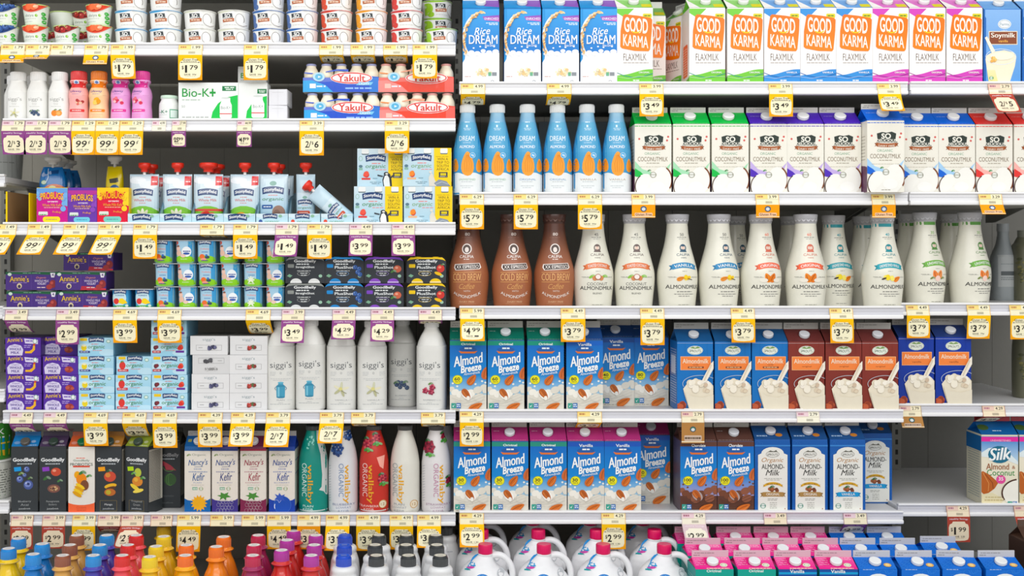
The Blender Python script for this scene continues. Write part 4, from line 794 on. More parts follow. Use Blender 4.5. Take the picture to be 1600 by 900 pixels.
# -- shrink-wrapped five-packs
def five(key, c, lt, red):
    parts = []; W, H = 119*U, 45.5*U; r = W/10*.97
    for k in range(5):
        x = -W/2+W/10*(2*k+1); b = MB(); P = smooth_prof([(.96, 0), (1, .04), (1, .36), (.9, .42), (.9, .48), (1, .55), (.98, .7), (.78, .82), (.66, .88), (.66, .93)], r*2, H, 3)
        b.lathe(P, r+.001, lambda z: mix('f6eedc', 'efe2c4', .3), 'plastic', 2, 24, xc=x); cp = MB(); cp.lathe([(r*.7, H*.925), (r*.72, H*.93), (r*.7, H*.98), (r*.6, H)], r+.001, mix(c, 'e8e4e0', .45), 'film', 2, 24, xc=x)
        parts.append(('bottle', b, None, [('foil_cap', cp, None, ())]))
    a = Art(); n = 30
    a.p([(0, 0), (0, 14), (10, 15), (24, 13), (40, 14), (56, 20), (75, 22), (100, 20), (100, 0)], c); a.p([(0, 0), (0, 15), (12, 15.5), (30, 9), (40, 0)], lt); a.r(88, 0, 100, 19, mix(c, lt, .35))
    a.p([(2, 26), (14, 25), (12, 23.6), (2, 24.6)], c if not red else 'e8843a'); a.p([(30, 26), (46, 28), (60, 27), (60, 30), (44, 30), (30, 27)], c if not red else 'f0a080')
    a.e(21, 20, 8, 6, 'b8dcec'); a.e(21, 20, 5, 4, '5ab0d8'); a.p([(20, 18.5), (24, 20), (20, 21.5)], 'eaf6fa'); a.r(9, 5, 17, 11, 'f0f2f4' if not red else 'f4c0b4'); a.m(18, 30, 7.5, 2, 'dfeaf4')
    a.e(64, 18.5, 28, 8, 'f4f2f0'); a.ring(64, 18.5, 27, 7.4, 1.6, 'e04038'); a.t('Yakult', 64, 18.5, 37, 9, 'd83830', .035)
    if not red: a.p([(70, 9), (90, 9), (93, 13), (74, 13)], '7cc4e8'); a.t('LIGHT', 81, 11, 14, 3, 'f2f8fc', .02); a.m(56, 92, 5, 2, '9ac0ec')
    f = MB()
    def mp(x, y, o):
        X = (x/100-.5)*W; ph = (x % 20)/20*2-1; return (X, .0012*abs(ph)**3-.0006-o, y/100*W)
    vs = [mp(x, y, -.0003) for y in (0, 19) for x in [i*2.5 for i in range(41)]]; f.add(vs, [(i, i+1, i+42, i+41) for i in range(40)], mix(c, 'ffffff', .1), 'film', True)
    f.art(a, mp, H/W*100, 'film', 4); f.box(-W/2, W/2, .002, .002+2*r, 0, .0006, 'd8e0e8', 'film')
    parts.append(('shrink_wrap', f, None, ())); kind(key, 'drink pack', parts)
five('yak_blue', '1f50c4', '3aa4e0', False); five('yak_red', 'e2432c', 'f28a84', True)
for t in range(2):
    for key, px, cn in (('yak_blue', 532.5, 'blue'), ('yak_red', 650.5, 'red')):
        place(key, 'drink_five_pack', '%s %s-wrapped pack of five little bottles' % (('lower', 'upper')[t], cn), PX(px+(1, -1)[t]), .014+.004*t, SZ(SH['L2'])+t*46.5*U, 0, cn+'-wrapped five-packs', short=cn+' five-pack', shelf='L2' if t == 0 else None)
# -- pouches and trays
def pouch(key, Wp, Hp, A, col, capc, capw=20, caph=18, th=.014, cat='pouch', spc='f0f0ee', taper=0):
    def tp(z, H): return 1-taper*max(0, (z/H-.72)/.28)**1.6
    W, H = Wp*U, Hp*U; nx, nz = 12, 14; b = MB()
    def bul(x, z): u = x/(W/2); v = z/H*2-1; return th*math.sqrt(max(0, 1-u**4))*max(0, (1-abs(v)**3))**.6*(1.1-.35*v)+.0008
    for s in (-1, 1):
        vs = [(x*tp(z, H), th+s*bul(x, z), z) for z in [H*j/nz for j in range(nz+1)] for x in [W*(i/nx-.5) for i in range(nx+1)]]
        b.add(vs, [((j*(nx+1)+i), (j*(nx+1)+i+1), ((j+1)*(nx+1)+i+1), ((j+1)*(nx+1)+i))[::1 if s < 0 else -1] for j in range(nz) for i in range(nx)], col, 'film', True)
    if A: b.art(A, lambda x, y, o: ((x/100-.5)*W*tp(y/100*W, H), th-bul((x/100-.5)*W, min(y/100*W, H))-o, y/100*W), H/W*100, 'film', 8)
    c = MB(); sp = MB(); sp.lathe([(.004, H-.002), (.004, H+.008)], th, spc, 'plastic', 2, 20)
    h = caph*U; r = capw*U/2; c.lathe([(r*.55, H+.006), (r*.55, H+h*.45), (r*.95, H+h*.62), (r, H+h*.7), (r, H+h*.95), (r*.9, H+h)], th, capc, 'plastic', 2, 8 if capw > 18 else 24)
    kind(key, cat, [('body', b, None, ()), ('spout', sp, None, ()), ('cap', c, None, ())])
def stp(fr):
    a = Art(); a.r(-2, 0, 102, 165, ('bfd9e4', 'd3dfe6'))
    if fr in 'bs':
        a.r(0, 0, 100, 165, ('a8cfe4', 'cfe0e8')); stony(a, 50, 112, 72); a.m(34, 66, 99, 3, 'e09a94'); a.t('organic', 50, 84, 74, 14, '4f8a62', .012, .1); 
        if fr == 'b': a.e(70, 40, 22, 24, '9a7a6a'); a.e(64, 34, 12, 16, '826458'); a.rr(12, 52, 50, 66, 4, '2a5a9a'); a.m(18, 44, 59, 3, 'f0f4f8')
        else: a.rr(8, 48, 78, 70, 8, 'c8543a'); a.m(20, 66, 59, 4, 'f4e0d8'); a.e(40, 32, 22, 12, '6a5040')
        a.e(50, 140, 12, 8, '7aa89a'); return a
    a.e(30, 150, 30, 12, 'e6ecf0'); a.e(70, 135, 34, 14, 'e2eaee'); a.r(0, 0, 100, 52, 'eef0ec'); a.e(50, 20, 62, 42, '7ac03a'); a.e(50, 14, 60, 34, '8acc44')
    stony(a, 50, 106, 66); a.m(38, 62, 92, 2.4, 'd07a74'); a.t('Whole Milk', 50, 82, 62, 9, 'd0605c', .005); a.m(38, 62, 72, 2.4, 'd8908c'); a.p([(76, 165), (76, 132), (98, 134), (98, 165)], 'd83a3c'); a.m(80, 95, 146, 4, 'f6d8d8')
    if fr == 'v':
        for r_ in (30, 60, 90, 120, 150): R = math.radians(r_); a.e(50+16*math.cos(R), 16+20*math.sin(R), 18, 6, ('f2f0dc', 'e4e4c4')[r_ % 60 == 0], r_)
    elif fr == 'r': a.r(0, 44, 100, 52, 'd8503c'); a.blobs(52, 24, 18, 10, 6, 13, ('d83c2c', 'e8604a'), 4); a.e(60, 10, 30, 8, 'd0e0e4')
    else: a.e(38, 26, 20, 14, 'f2a03a', 20); a.e(34, 28, 14, 8, 'f8dc7a', 20); a.e(66, 28, 12, 5, 'f0ecd8', 50); a.e(24, 10, 22, 9, 'ecece8'); a.e(78, 14, 16, 10, '3a7ab4')
    a.m(10, 40, 6, 3, 'd8dcd8'); return a
for f in 'vrob' + 's': pouch('pch_'+f, 46 if f != 's' else 30, 79, stp(f), 'bcd4e0', 'de3a2c', 20 if f != 'r' else 30)
YP = .034
for f, px, lb in (('v', 223.5, 'vanilla flower on green, farther from the yellow ones of two'), ('v', 276, 'vanilla flower on green, nearer the red fruit pouch'), ('r', 324.5, 'red fruit and wide cap'), ('o', 381, 'orange fruit on green'), ('b', 426.5, 'a brown animal picture'), ('s', 476.5, 'narrow turned body and brown label')):
    place('pch_'+f, 'yogurt_pouch', 'red-capped yogurt pouch with '+lb, PX(px, YP), YP, SZ(SH['L3'])+.0022, math.radians(random.uniform(-3, 3)), 'red-capped yogurt pouches in trays')
for f, px, lb in (('r', 336, 'red-capped pouch peeking out behind the red fruit pouch'), ('v', 236, 'red-capped pouch in shade behind the leftmost pouch'), ('b', 436, 'pouch behind the one with the brown animal')):
    place('pch_'+f, 'yogurt_pouch', lb, PX(px, .085), .085, SZ(SH['L3'])+.0022, .1, 'red-capped yogurt pouches in trays')
place('pch_s', 'yogurt_pouch', 'fallen red-capped pouch leaning across the end tray', PX(547, YP), .0085, SZ(SH['L3'])+.006, 0, 'red-capped yogurt pouches in trays', ry=math.radians(-49), s=.95)
def tray(key, org, c):
    W, H, D = 49.6*U, 17*U, .15; a = Art(); a.r(0, 0, 100, 36, 'bcdce8'); a.e(20, 30, 22, 10, 'd4e6ee'); a.e(70, 36, 30, 10, 'cfe4ec'); stony(a, 44, 20 if not org else 24, 58 if not org else 44); a.e(76, 27, 6, 4.5, '8ab89a')
    if org: a.t('organic', 50, 9, 46, 9, '5a9a6a', 0, .1); a.e(14, 10, 6, 6, c)
    b = MB(); b.box(-W/2, W/2, 0, .0012, 0, H, 'b4d4e2', 'carton'); b.art(a, flat(W), H/W*100); b.box(-W/2, W/2, .0012, D, 0, .0012, 'b9a78a', 'carton')
    sw = []
    for s in (-1, 1):
        x = s*(W/2-.0006); sd = MB(); sw.append(('side_wall', sd, None, ()))
        for q in (-.0005, .0005): sd.add([(x+q, 0, .001), (x+q, D, .001), (x+q, D, H*3.2), (x+q, D*.35, H*2.6), (x+q, 0, H)], [(0, 1, 2, 3, 4)], 'a9cddc', 'carton')
    kind(key, 'display tray', [('front_wall', b, None, ())]+sw)
tray('tray_a', False, ''); tray('tray_b', True, '3a5a9a'); tray('tray_c', True, 'd8503c')
for i, px in enumerate((223.6, 273.6, 323.6, 373.6)): place('tray_a', 'display_tray', 'pale blue pouch tray with large banner, '+ordinal(i, 4), PX(px), .006, SZ(SH['L3']), 0, 'pale blue pouch trays', short=('leftmost', 'second', 'third', 'fourth')[i]+' pale blue pouch tray', shelf='L3')
for i, px in enumerate((424.5, 475, 526)): place('tray_'+'bcc'[i], 'display_tray', 'pale blue pouch tray with small banner, '+ordinal(i, 3), PX(px), .006, SZ(SH['L3']), 0, 'pale blue pouch trays', short=('left', 'middle', 'right')[i]+' small-banner pouch tray', shelf='L3')
def bugs(c, c2, c3, lab):
    a = Art(); a.r(0, 0, 100, 118, c)
    a.p([(0, 118), (0, 96), (10, 102), (18, 92), (30, 106), (44, 100), (60, 108), (78, 98), (88, 104), (100, 96), (100, 118)], c2); a.blobs(90, 74, 10, 26, 12, 8, (c3,), 3); a.blobs(6, 90, 6, 16, 5, 6, (c3,), 4)
    a.t('PROBUGS', 50, 90, 74, 22, 'f2b424', .045, 0, 0, 4); a.t('organic', 52, 74, 34, 7, 'f8ecf4', .03); a.t('Whole Milk Kefir', 50, 63, 62, 9, 'f0b04a' if c != 'd8203c' else 'f29a4a', .01); a.m(24, 76, 55, 2, 'f0c4a0')
    a.rr(6, 30, 36, 42, 3, 'dfe4dc'); a.m(9, 33, 32, 3, '4a9a4a'); a.t('ProBugs', 66, 40, 28, 8, 'f0a84a', .01); a.rr(20, 8, 76, 26, 8, lab); a.m(30, 66, 17, 3, mix(lab, '305080', .5)); a.m(28, 68, 4, 2, 'f0d0b0'); a.e(10, 5, 5, 4, 'e8e0e4'); a.e(92, 5, 5, 4, 'e8e0e4'); return a
sy = Art(); sy.r(0, 0, 100, 130, 'f0d22a'); sy.blobs(60, 70, 30, 50, 12, 7, ('ee8a2c', 'e8662c'), 2)
for key, wd, c, c2, c3, lab, sd, cn, px in (('bug_p', 48.5, 'c9188c', '6aa0dc', '7ab0e4', 'f2dc3a', 'f0d22a', 'pink', 79), ('bug_v', 45.5, '6a3aa4', 'b43a94', '8a4ab8', '74c8dc', '6a3aa4', 'purple', 126.5), ('bug_r', 49.5, 'dc2440', 'f2c82a', 'f4d23a', '7accc0', 'f2c82a', 'red and yellow', 174.5)):
    box(key, wd, 58, .075, bugs(c, c2, c3, lab), sd, 'dcc8b8', cat='carton', sideart=sy if key == 'bug_p' else None)
    place(key, 'kefir_pouch_box', cn+' kids kefir box with yellow lettering', PX(px), .012, SZ(SH['L3']), 0, 'bright kids kefir boxes', short=cn+' kids kefir box', shelf='L3')
def tubes(c, c2):
    a = Art(); a.r(0, 0, 100, 330, c); a.blobs(26, 200, 18, 14, 7, 8, (mix(c, 'ffffff', .3), mix(c, '000000', .15)), 5); a.e(20, 162, 11, 9, 'd4e4cc'); a.ring(20, 162, 11, 9, 2, '6a9a7a')
    if c == 'ecd428': a.p([(28, 250), (78, 258), (82, 236), (66, 230), (34, 228)], '3a3a20'); a.e(62, 186, 30, 34, c2); a.e(74, 186, 16, 20, '8ac0dc'); a.e(20, 200, 8, 8, 'e0862c')
    else: a.p([(44, 206), (80, 210), (76, 196), (48, 194)], '174a84'); a.e(60, 132, 40, 24, c2); a.e(52, 140, 14, 10, 'd8dca0'); a.line([(30, 215), (36, 180), (28, 160)], 3, 'd0e4f4')
    return a
pouch('bp_blue', 43, 95, tubes('1f74bc', 'd8703a'), '1c68ac', 'd8d8d2', 28, 16, spc='d4d4ce', taper=.3); pouch('bp_yel', 30, 96, tubes('ecd428', '1f5a9a'), 'e0c824', 'd8d8d2', 24, 16, spc='d4d4ce', taper=.2)
G = 'kids kefir pouches behind their boxes'
place('bp_blue', 'kefir_pouch', 'blue white-spouted pouch standing behind the pink kefir box', PX(81, .1), .1, SZ(SH['L3']), .1, G)
for i, px in enumerate((93, 105)): place('bp_blue', 'kefir_pouch', 'blue pouch in deep shade, '+('first', 'second')[i]+' behind the front blue pouch', PX(px, .16+i*.06), .16+i*.06, SZ(SH['L3']), .1, G)
place('bp_yel', 'kefir_pouch', 'yellow white-spouted pouch behind the red kefir box', PX(176, .1), .1, SZ(SH['L3']), -.15, G)
# open cut-out shipping tray at the far left, printed yellow outside and bare brown card inside
t_ = MB(); W = 36*U; H = 52*U
for x, c in ((-W/2, 'e8cc28'),): t_.box(x, x+.0015, 0, .17, 0, H, c, 'paper')
t_.box(-W/2+.0015, W/2, .168, .17, 0, H, '8a6f52', 'paper'); t_.box(-W/2+.0015, W/2, .0, .168, 0, .0015, '96795a', 'paper'); t_.add([(-W/2+.0017, .001, .001), (-W/2+.0017, .168, .001), (-W/2+.0017, .168, H), (-W/2+.0017, .001, H)], [(0, 1, 2, 3)], '9a7b5a', 'paper')
ty = MB(); ty.box(-W/2, -W/2+.0042, -.0012, 0, 0, H, 'ecce26', 'paper'); ty.box(W/2-.001, W/2+.0015, .002, .16, 0, H*.96, 'e9cb2a', 'paper')
kind('opentray', 'box', [('inner_walls', t_, 'bare brown card', ()), ('printed_edge', ty, None, ())])
place('opentray', 'shipping_tray', 'open brown card box with yellow printed edges, nearly empty', PX(24), .014, SZ(SH['L3']), 0, short='open brown card box', shelf='L3')
def grad(n, c0, c1): return lambda z: mix(c0, c1, z/n)
cup('bigtub', 76, 62, Art().r(-5, 0, 105, 85, '9a9c98').m(20, 90, 40, 2, '7a7c78'), 'a4a6a2', 'c8cac8', .86, 'tub', rimc='c8cac8')
place('bigtub', 'plastic_tub', 'large plain grey tub in shade on the neighbouring shelf', PX(2, .2), .2, PZ(272, .02)-.004, 0, short='grey tub')
# -- drinkable yogurt multipacks
def mp6(fr, seal):
    a = Art(); a.r(0, 0, 100, 80, ('a9cfe0', 'cfe0e8')); a.e(20, 6, 22, 12, 'c4dde8'); a.e(60, 5, 20, 9, 'b4d4e4'); a.r(64, 0, 100, 80, 'f2cf18')
    for x in (9, 43, 77): a.rr(x, 66, x+15, 76, 2, '5f6e74'); a.rr(x, 68, x+15, 78, 2, 'eceeec')
    stony(a, 38, 57, 40); a.m(30, 48, 48, 1.8, 'e48a84'); a.t('organic', 38, 41, 42, 10, '4f8f5a' if fr == 's' else '7fa878', .01, .1); a.m(38, 60, 35, 1.4, 'e48a84')
    a.ring(7, 58, 4, 5, .8, '8ab89a'); a.e(7, 42, 4, 3, '5a7a8a'); a.r(3, 34, 11, 39, '8ab4a4'); a.blobs(17, 24, 4, 4, 4, 5, ('d83a3a', 'e85a4a') if fr == 's' else ('ee8a3a', 'f2c45a', 'd8503c'), 3); a.r(9, 14, 27, 18, 'd8403c' if fr == 's' else 'e8b48a')
    a.m(32, 42, 17, 1.4, '7a9aa8'); a.m(26, 50, 9, 1.4, '7a9aa8'); a.m(30, 46, 6, 1.4, '7a9aa8')
    for y, tx, wd in ((56, 'WIN A', 22), (49, 'TRIP TO', 26), (42, 'SOUTH', 24), (35, 'AFRICA', 26)): a.t(tx, 82, y, wd, 5.4, '6a5a1a', .0)
    a.m(68, 96, 61, .8, 'a88a1a'); a.r(74, 18, 92, 29, '3a3a44'); a.r(77, 22, 89, 27, 'd8c42a'); a.m(76, 90, 20, 1, 'd8d8d0')
    if not seal:
        a.p([(54, 0), (52, 14), (56, 26), (62, 30), (68, 26), (71, 14), (72, 0)], '2c3038'); a.p([(56, 0), (54, 12), (57, 22), (62, 24), (66, 18), (68, 0)], 'eceeec'); a.e(60, 27, 5, 3.4, '2c3038'); a.e(61, 26.5, 3, 1.6, 'e8e8e4'); a.p([(52, 20), (42, 22), (42, 25), (54, 22)], '2c3038'); a.p([(69, 16), (76, 22), (77, 26), (70, 22)], '3a3e46')
    else:
        a.p([(54, 0), (53, 18), (58, 28), (62, 24), (66, 12), (74, 0)], 'dcd8cc'); a.e(57, 29, 3, 2.4, 'e0dcd0'); a.p([(64, 6), (74, 14), (90, 10), (98, 0), (70, 0)], '8a94a0'); a.line([(68, 4), (80, 9), (94, 4)], 1, 'c4ccd4')
    return a
for f in 'sp': box('mp_'+f, 76, 60, .11, mp6(f, f == 'p'), '9cc4d4', 'b8d4e0', cat='carton')
for f, px, t, lb in (('s', 591, 0, 'lower yogurt drink multipack with strawberry and penguin'), ('p', 669, 0, 'lower yogurt drink multipack with peach and seal'), ('s', 596, 1, 'upper yogurt drink multipack with strawberry and penguin, shaded'), ('p', 667.5, 1, 'upper yogurt drink multipack with peach and seal')):
    y = .03 if (t and f == 's') else .012
    place('mp_'+f, 'yogurt_multipack', lb, PX(px, y), y, SZ(SH['L3'])+t*60.3*U, math.radians((0, 1)[t]), 'blue and yellow yogurt drink multipacks', short=lb.split(' yogurt')[1][1:] if t else lb[6:].replace('yogurt drink ', ''), shelf='L3' if t == 0 else None)
# -- shelf L4
def annie4(red):
    a = Art(); a.r(0, 0, 100, 36, '49307c'); a.p([(0, 36), (0, 30), (6, 32), (30, 31), (60, 31.5), (84, 30), (94, 32), (100, 28), (100, 36)], '1f5a3a'); a.m(34, 70, 33.5, 1, '8ab09a'); a.r(50.5, 2, 51, 30, '6a50a0')
    a.t("Annie's", 27, 21, 38, 11, 'e8c02c', .025, 0, 0, 2); a.m(14, 42, 14.5, .8, 'b49ad0'); a.e(27, 8, 5, 5.4, 'd8c8a0'); a.e(27, 7, 3, 3.4, '3a3050'); a.e(8, 31, 4, 3.2, 'c8dccc'); a.p([(88, 34), (98, 34), (96, 25), (90, 25)], 'e4e0ec'); a.t('4', 93, 30, 4, 5, '4a3a6a', .03)
    if red: a.p([(48, 0), (70, 6), (100, 3), (100, 0)], 'c83a44'); a.p([(50, 0), (52, 8), (74, 7), (76, 0)], 'b83040')
    a.t('Organic', 70, 24, 20, 5, 'd88a7a', 0, .3); a.t('WHOLE MILK', 71, 18, 28, 4.4, 'dcd0e8', .02); a.t('YOGURT', 71, 12.5, 18, 4.4, 'dcd0e8', .02); a.e(93, 12, 7, 8, '8a2f30'); a.e(91, 14, 3, 3, 'b85048'); a.e(86, 6, 6, 5, 'a03a38'); a.m(62, 78, 5, 1.8, 'd8c0c8'); return a
for key, r_ in (('ann_p', 0), ('ann_r', 1)):
    lid = MB(); W = 79*U
    for k in range(2): lid.lathe([(W*.235, 0), (W*.24, .0012), (W*.235, .0016)], W*.25, 'b49ab4', 'film', 3, 32, xc=(k-.5)*W*.49)
    for v in range(len(lid.V)): lid.V[v] = (lid.V[v][0], lid.V[v][1]+.004, lid.V[v][2]+28.3*U)
    box(key, 79, 28.3, .085, annie4(r_), '3f2a6c', '2a5a44', cat='carton', parts=(('foil_lids', lid, None, ()),))
z4 = SZ(SH['L4'])
for key, px, y, t, lb in (('ann_p', 49.5, .014, 0, 'bottom purple yogurt four-pack at the left end'), ('ann_r', 129, .014, 0, 'bottom purple and red yogurt four-pack beside the banana cups'), ('ann_p', 48.5, .016, 1, 'upper purple yogurt four-pack at the left end'),
                     ('ann_r', 126, .012, 1, 'purple and red yogurt four-pack in the middle of its stack'), ('ann_r', 138, .05, 2, 'purple and red yogurt four-pack on top, half behind tags')):
    place(key, 'yogurt_four_pack', lb, PX(px, y), y, z4+t*(30.4*U), math.radians((0, 1.5, -1)[t]), 'purple boxed yogurt four-packs', short='purple four-pack', shelf='L4' if t == 0 else None)
def twin(key, A1, A2, pitch, Wp, Hp, c1, c2):
    """two facing cups of one snap-apart pack, joined at their rims"""
    parts = []; W, H = Wp*U, Hp*U
    for s, A, c in ((-1, A1, c1), (1, A2, c2)):
        P = smooth_prof([(.86, 0), (.93, .03), (.97, .5), (.99, .96)], W, H, 3)
        for row_ in (0, 1):
            b = MB(); yc = W/2+row_*(W+.003); b.lathe(P, yc, c, 'plastic', 4.2, 36, xc=s*pitch*U/2)
            if not row_:
                f = curved(W, P, yc, 4.2); b.art(A, lambda x, y, o, f=f, s=s: (lambda q: (q[0]+s*pitch*U/2, q[1], q[2]))(f(x, y, o)), H/W*100, 'sleeve', 9)
            parts.append(('tub', b, None, ()))
    l = MB(); l.box(-(pitch*U/2+W/2+.002), pitch*U/2+W/2+.002, -.003, 2*W+.005, H, H+.0012, 'dcdfe2', 'film'); parts.append(('foil_lid', l, None, ())); kind(key, 'yogurt pack', parts)
def baby(kd):
    a = Art(); a.r(-5, 0, 105, 130, ('b8d4e0', '9cc4dc')); a.r(70, 0, 105, 130, ('4a9ac8', '3c94cc')); a.e(50, 8, 64, 34, '8acb2c'); a.r(-5, 0, 105, 20, '8acb2c')
    if kd == 'baby': a.e(62, 62, 26, 28, 'eef2f4'); a.e(16, 78, 12, 12, 'ecc4b4'); a.e(16, 92, 8, 5, '8a5a4a'); a.e(20, 54, 14, 16, 'e4bca8'); a.e(44, 40, 14, 10, 'e8c8b8'); a.m(44, 82, 64, 6, '2a4a9a'); a.e(62, 52, 18, 6, '3a5aa8'); a.e(8, 110, 10, 10, 'c8503c'); a.ring(80, 108, 10, 10, 2, '7ab4a4'); a.m(30, 66, 22, 3, 'd8ecc0')
    else:
        stony(a, 46, 108, 68); a.m(30, 64, 92, 3, '8aa4b4'); a.t('YoBaby', 44, 76, 52, 11, 'e89a94', .02); a.m(28, 62, 60, 4, '3a7ab8')
        if kd == 'fruit': a.e(30, 36, 14, 13, 'e8703a'); a.e(58, 32, 13, 8, '3a4a5a'); a.e(54, 42, 6, 6, '3a6ac0'); a.e(38, 20, 16, 8, 'e89a8a'); a.m(26, 62, 14, 5, '3a4a8a')
        else:
            for r_ in (0, 45, 90, 135, 180, 225, 315): R = math.radians(r_); a.e(42+10*math.cos(R), 34+12*math.sin(R), 10, 4, 'eef2dc', r_)
            a.m(24, 62, 14, 5, 'e0ecc8')
    return a
def sban():
    a = Art(); a.r(-5, 0, 105, 120, ('5ab8d8', '1f74b4')); a.e(44, 60, 38, 44, 'c8e4ea'); a.e(50, 0, 70, 22, '3aa44a'); stony(a, 48, 92, 66); a.t('YOKIDS', 46, 76, 50, 8, '3a5a9a', .02); a.e(28, 44, 15, 16, 'd83c34'); a.p([(40, 36), (46, 58), (62, 60), (80, 46), (88, 34), (62, 28)], 'f4d02a'); a.m(30, 64, 14, 4, 'e8f0d8'); a.e(84, 20, 8, 7, 'd8ecdc'); return a
twin('yb_f', baby('fruit'), baby('baby'), 35, 29, 35, '8ab8cc', '9ac0d0'); twin('yb_v', baby('v'), baby('baby'), 35, 29, 35, '8ab8cc', '9ac0d0'); twin('sb', sban(), sban(), 36, 29, 31, '3a8abc', '3a8abc')
place('sb', 'yogurt_cup_pack', 'strawberry banana yogurt cup pair standing alone beside the purple boxes', PX(203.5), .014, z4, 0, short='strawberry banana cup pack', shelf='L4')
for k, (px, key, w_) in enumerate(((272.5, 'yb_f', 'nearest the banana cups'), (341, 'yb_f', 'in the middle stack'), (410.5, 'yb_v', 'with vanilla flower'))):
    for t in range(3): place(key, 'yogurt_cup_pack', ('bottom', 'middle', 'top')[t]+' baby yogurt cup pack '+w_, PX(px+(0, -1.5, -4)[t]*(1 if k < 2 else 0)), .014, z4+t*36.3*U, math.radians((0, .8, -1)[t]), 'baby yogurt cup packs', short='baby yogurt pack '+w_, shelf='L4' if t == 0 else None)
def shots(key, c, capc, cat='shot pack'):
    W, H, D = 62*U, 40.5*U, .07; a = Art(); a.p([(0, 0), (100, 0), (100, 53.5), (95, 61.4), (90, 65.3), (10, 65.3), (5, 61.4), (0, 53.5)], '2f3338'); a.p([(10, 65.2), (90, 65.2), (95, 61.3), (99, 56), (92, 59), (78, 61), (22, 61), (8, 59), (1, 56), (5, 61.3)], c)
    a.t('GoodBelly', 50, 55, 56, 9, 'f0f2f2', .03); a.m(28, 60, 48, 3, 'd8dcdc'); a.t('PlusShot' if c != '8a8e8a' else 'StraightShot', 50, 40, 48, 7, 'e8ecec', .025); a.rr(6, 39, 22, 48, 2, c); a.m(30, 64, 31, 1.6, 'c4c8c8'); a.ring(46, 24, 16, 6, .8, mix(c, 'ffffff', .2)); a.m(38, 56, 25, 2, 'd0d4d4'); a.m(40, 54, 20, 2, 'd0d4d4')
    a.p([(4, 18), (10, 23), (18, 19), (12, 14)], '7aa88a'); a.e(89, 18, 4.6, 4, '9ac0a8')
    if c == '2a86c8': [berry(a, x, y, 6) for x, y in ((78, 40), (88, 36), (84, 28), (90, 22))]
    elif c == '7a48b8': a.e(84, 36, 10, 9, 'c8644a'); a.e(82, 39, 4, 3, 'e8a088'); leafblob(a, 72, 30, 6, '4a7a3a')
    elif c == 'e8c22a': a.e(86, 37, 10, 10, 'c83a34'); a.e(84, 40, 4, 3, 'e88a6a'); a.e(80, 24, 10, 4, 'e8b82a', -20); leafblob(a, 90, 47, 4, '4a7a3a')
    for x in (27, 73): a.e(x, 0, 15, 12, capc); a.r(x-14, 1, x+14, 4, mix(capc, 'ffffff', .45))
    o = [(-W/2, 0), (W/2, 0), (W/2, H*.82), (W/2-W*.05, H*.94), (W/2-W*.1, H), (-W/2+W*.1, H), (-W/2+W*.05, H*.94), (-W/2, H*.82)]
    b = MB(); v = [(x, 0, z) for x, z in o]+[(x, D, z) for x, z in o]; n = len(o); b.add(v, [tuple(range(n)), tuple(range(n, 2*n))[::-1]]+[(i, i+n, (i+1) % n+n, (i+1) % n) for i in range(n)], '2b2f34', 'carton')
    bm = Art()
    for sh in a.sh: bm.sh.append(sh)
    b.art(bm, flat(W), H/W*100)
    cps = [('shot_cap', MB().lathe([(.0085, 0), (.009, .001), (.009, .009), (.007, .011)], D*.28+j*D*.44, capc, 'plastic', 2, 24, xc=x*W), None, ()) for j in range(2) for x in (-.23, .23)]
    for cpt in cps:
        for i in range(len(cpt[1].V)): vv = cpt[1].V[i]; cpt[1].V[i] = (vv[0], vv[1], vv[2]+H-.0095)
    kind(key, cat, [('sleeve', b, None, ())]+cps)
for key, c, cc, px, cn in (('sh_w', '8a8e8a', 'e0e2e0', 475.5, 'grey'), ('sh_b', '2a86c8', '2a86c8', 537, 'blue'), ('sh_p', '7a48b8', '8a50c0', 599.5, 'purple'), ('sh_y', 'e8c22a', 'ecc82e', 666, 'yellow')):
    shots(key, c, cc)
    for t in range(2): place(key, 'shot_drink_pack', '%s black shot drink pack with %s trim' % (('lower', 'upper')[t], cn), PX(px), .014+t*.002, z4+t*41.2*U, math.radians((1, -1)[t]), 'black shot drink packs', short=cn+'-trimmed shot pack', shelf='L4' if t == 0 else None)
# -- shelf L5
def anntube(pic):
    a = Art(); a.r(0, 0, 100, 54, '55309a'); a.t("Annie's", 27, 45, 44, 12, 'ecc42c', .025, 0, 4, 2); a.p([(4, 20), (8, 26), (12, 30), (20, 32), (27, 34), (36, 32), (44, 30), (48, 24), (51, 18), (48, 2), (6, 2)], 'd8d0ea'); a.t('Organic', 28, 28, 22, 5, '7a62aa', 0, .3); a.t('WHOLE', 28, 20, 34, 7, '4a3292', .03); a.t('MILK', 28, 10, 24, 7, '4a3292', .03)
    a.p([(53, 50), (92, 46), (92, 34), (56, 36)], 'd8d0ea'); a.m(58, 78, 43, 3, '6a4ab0'); a.e(84, 42, 6, 7, 'e8f0ec'); a.ring(84, 42, 6, 7, 1.4, '6a9a8a'); a.m(53, 74, 30, 2, 'b8a4dc'); a.m(53, 70, 25, 2, 'b8a4dc')
    if pic: a.p([(56, 8), (74, 8), (84, 18), (84, 32), (79, 33), (77, 20), (68, 14), (56, 14)], 'e8b03a'); a.p([(78, 30), (84, 30), (86, 34), (80, 36)], 'c84a3a')
    else: a.e(74, 15, 12, 9, '9a3a34'); a.e(68, 16, 6, 5, 'b8584a'); a.e(82, 14, 5, 4, 'b8584a')
    return a
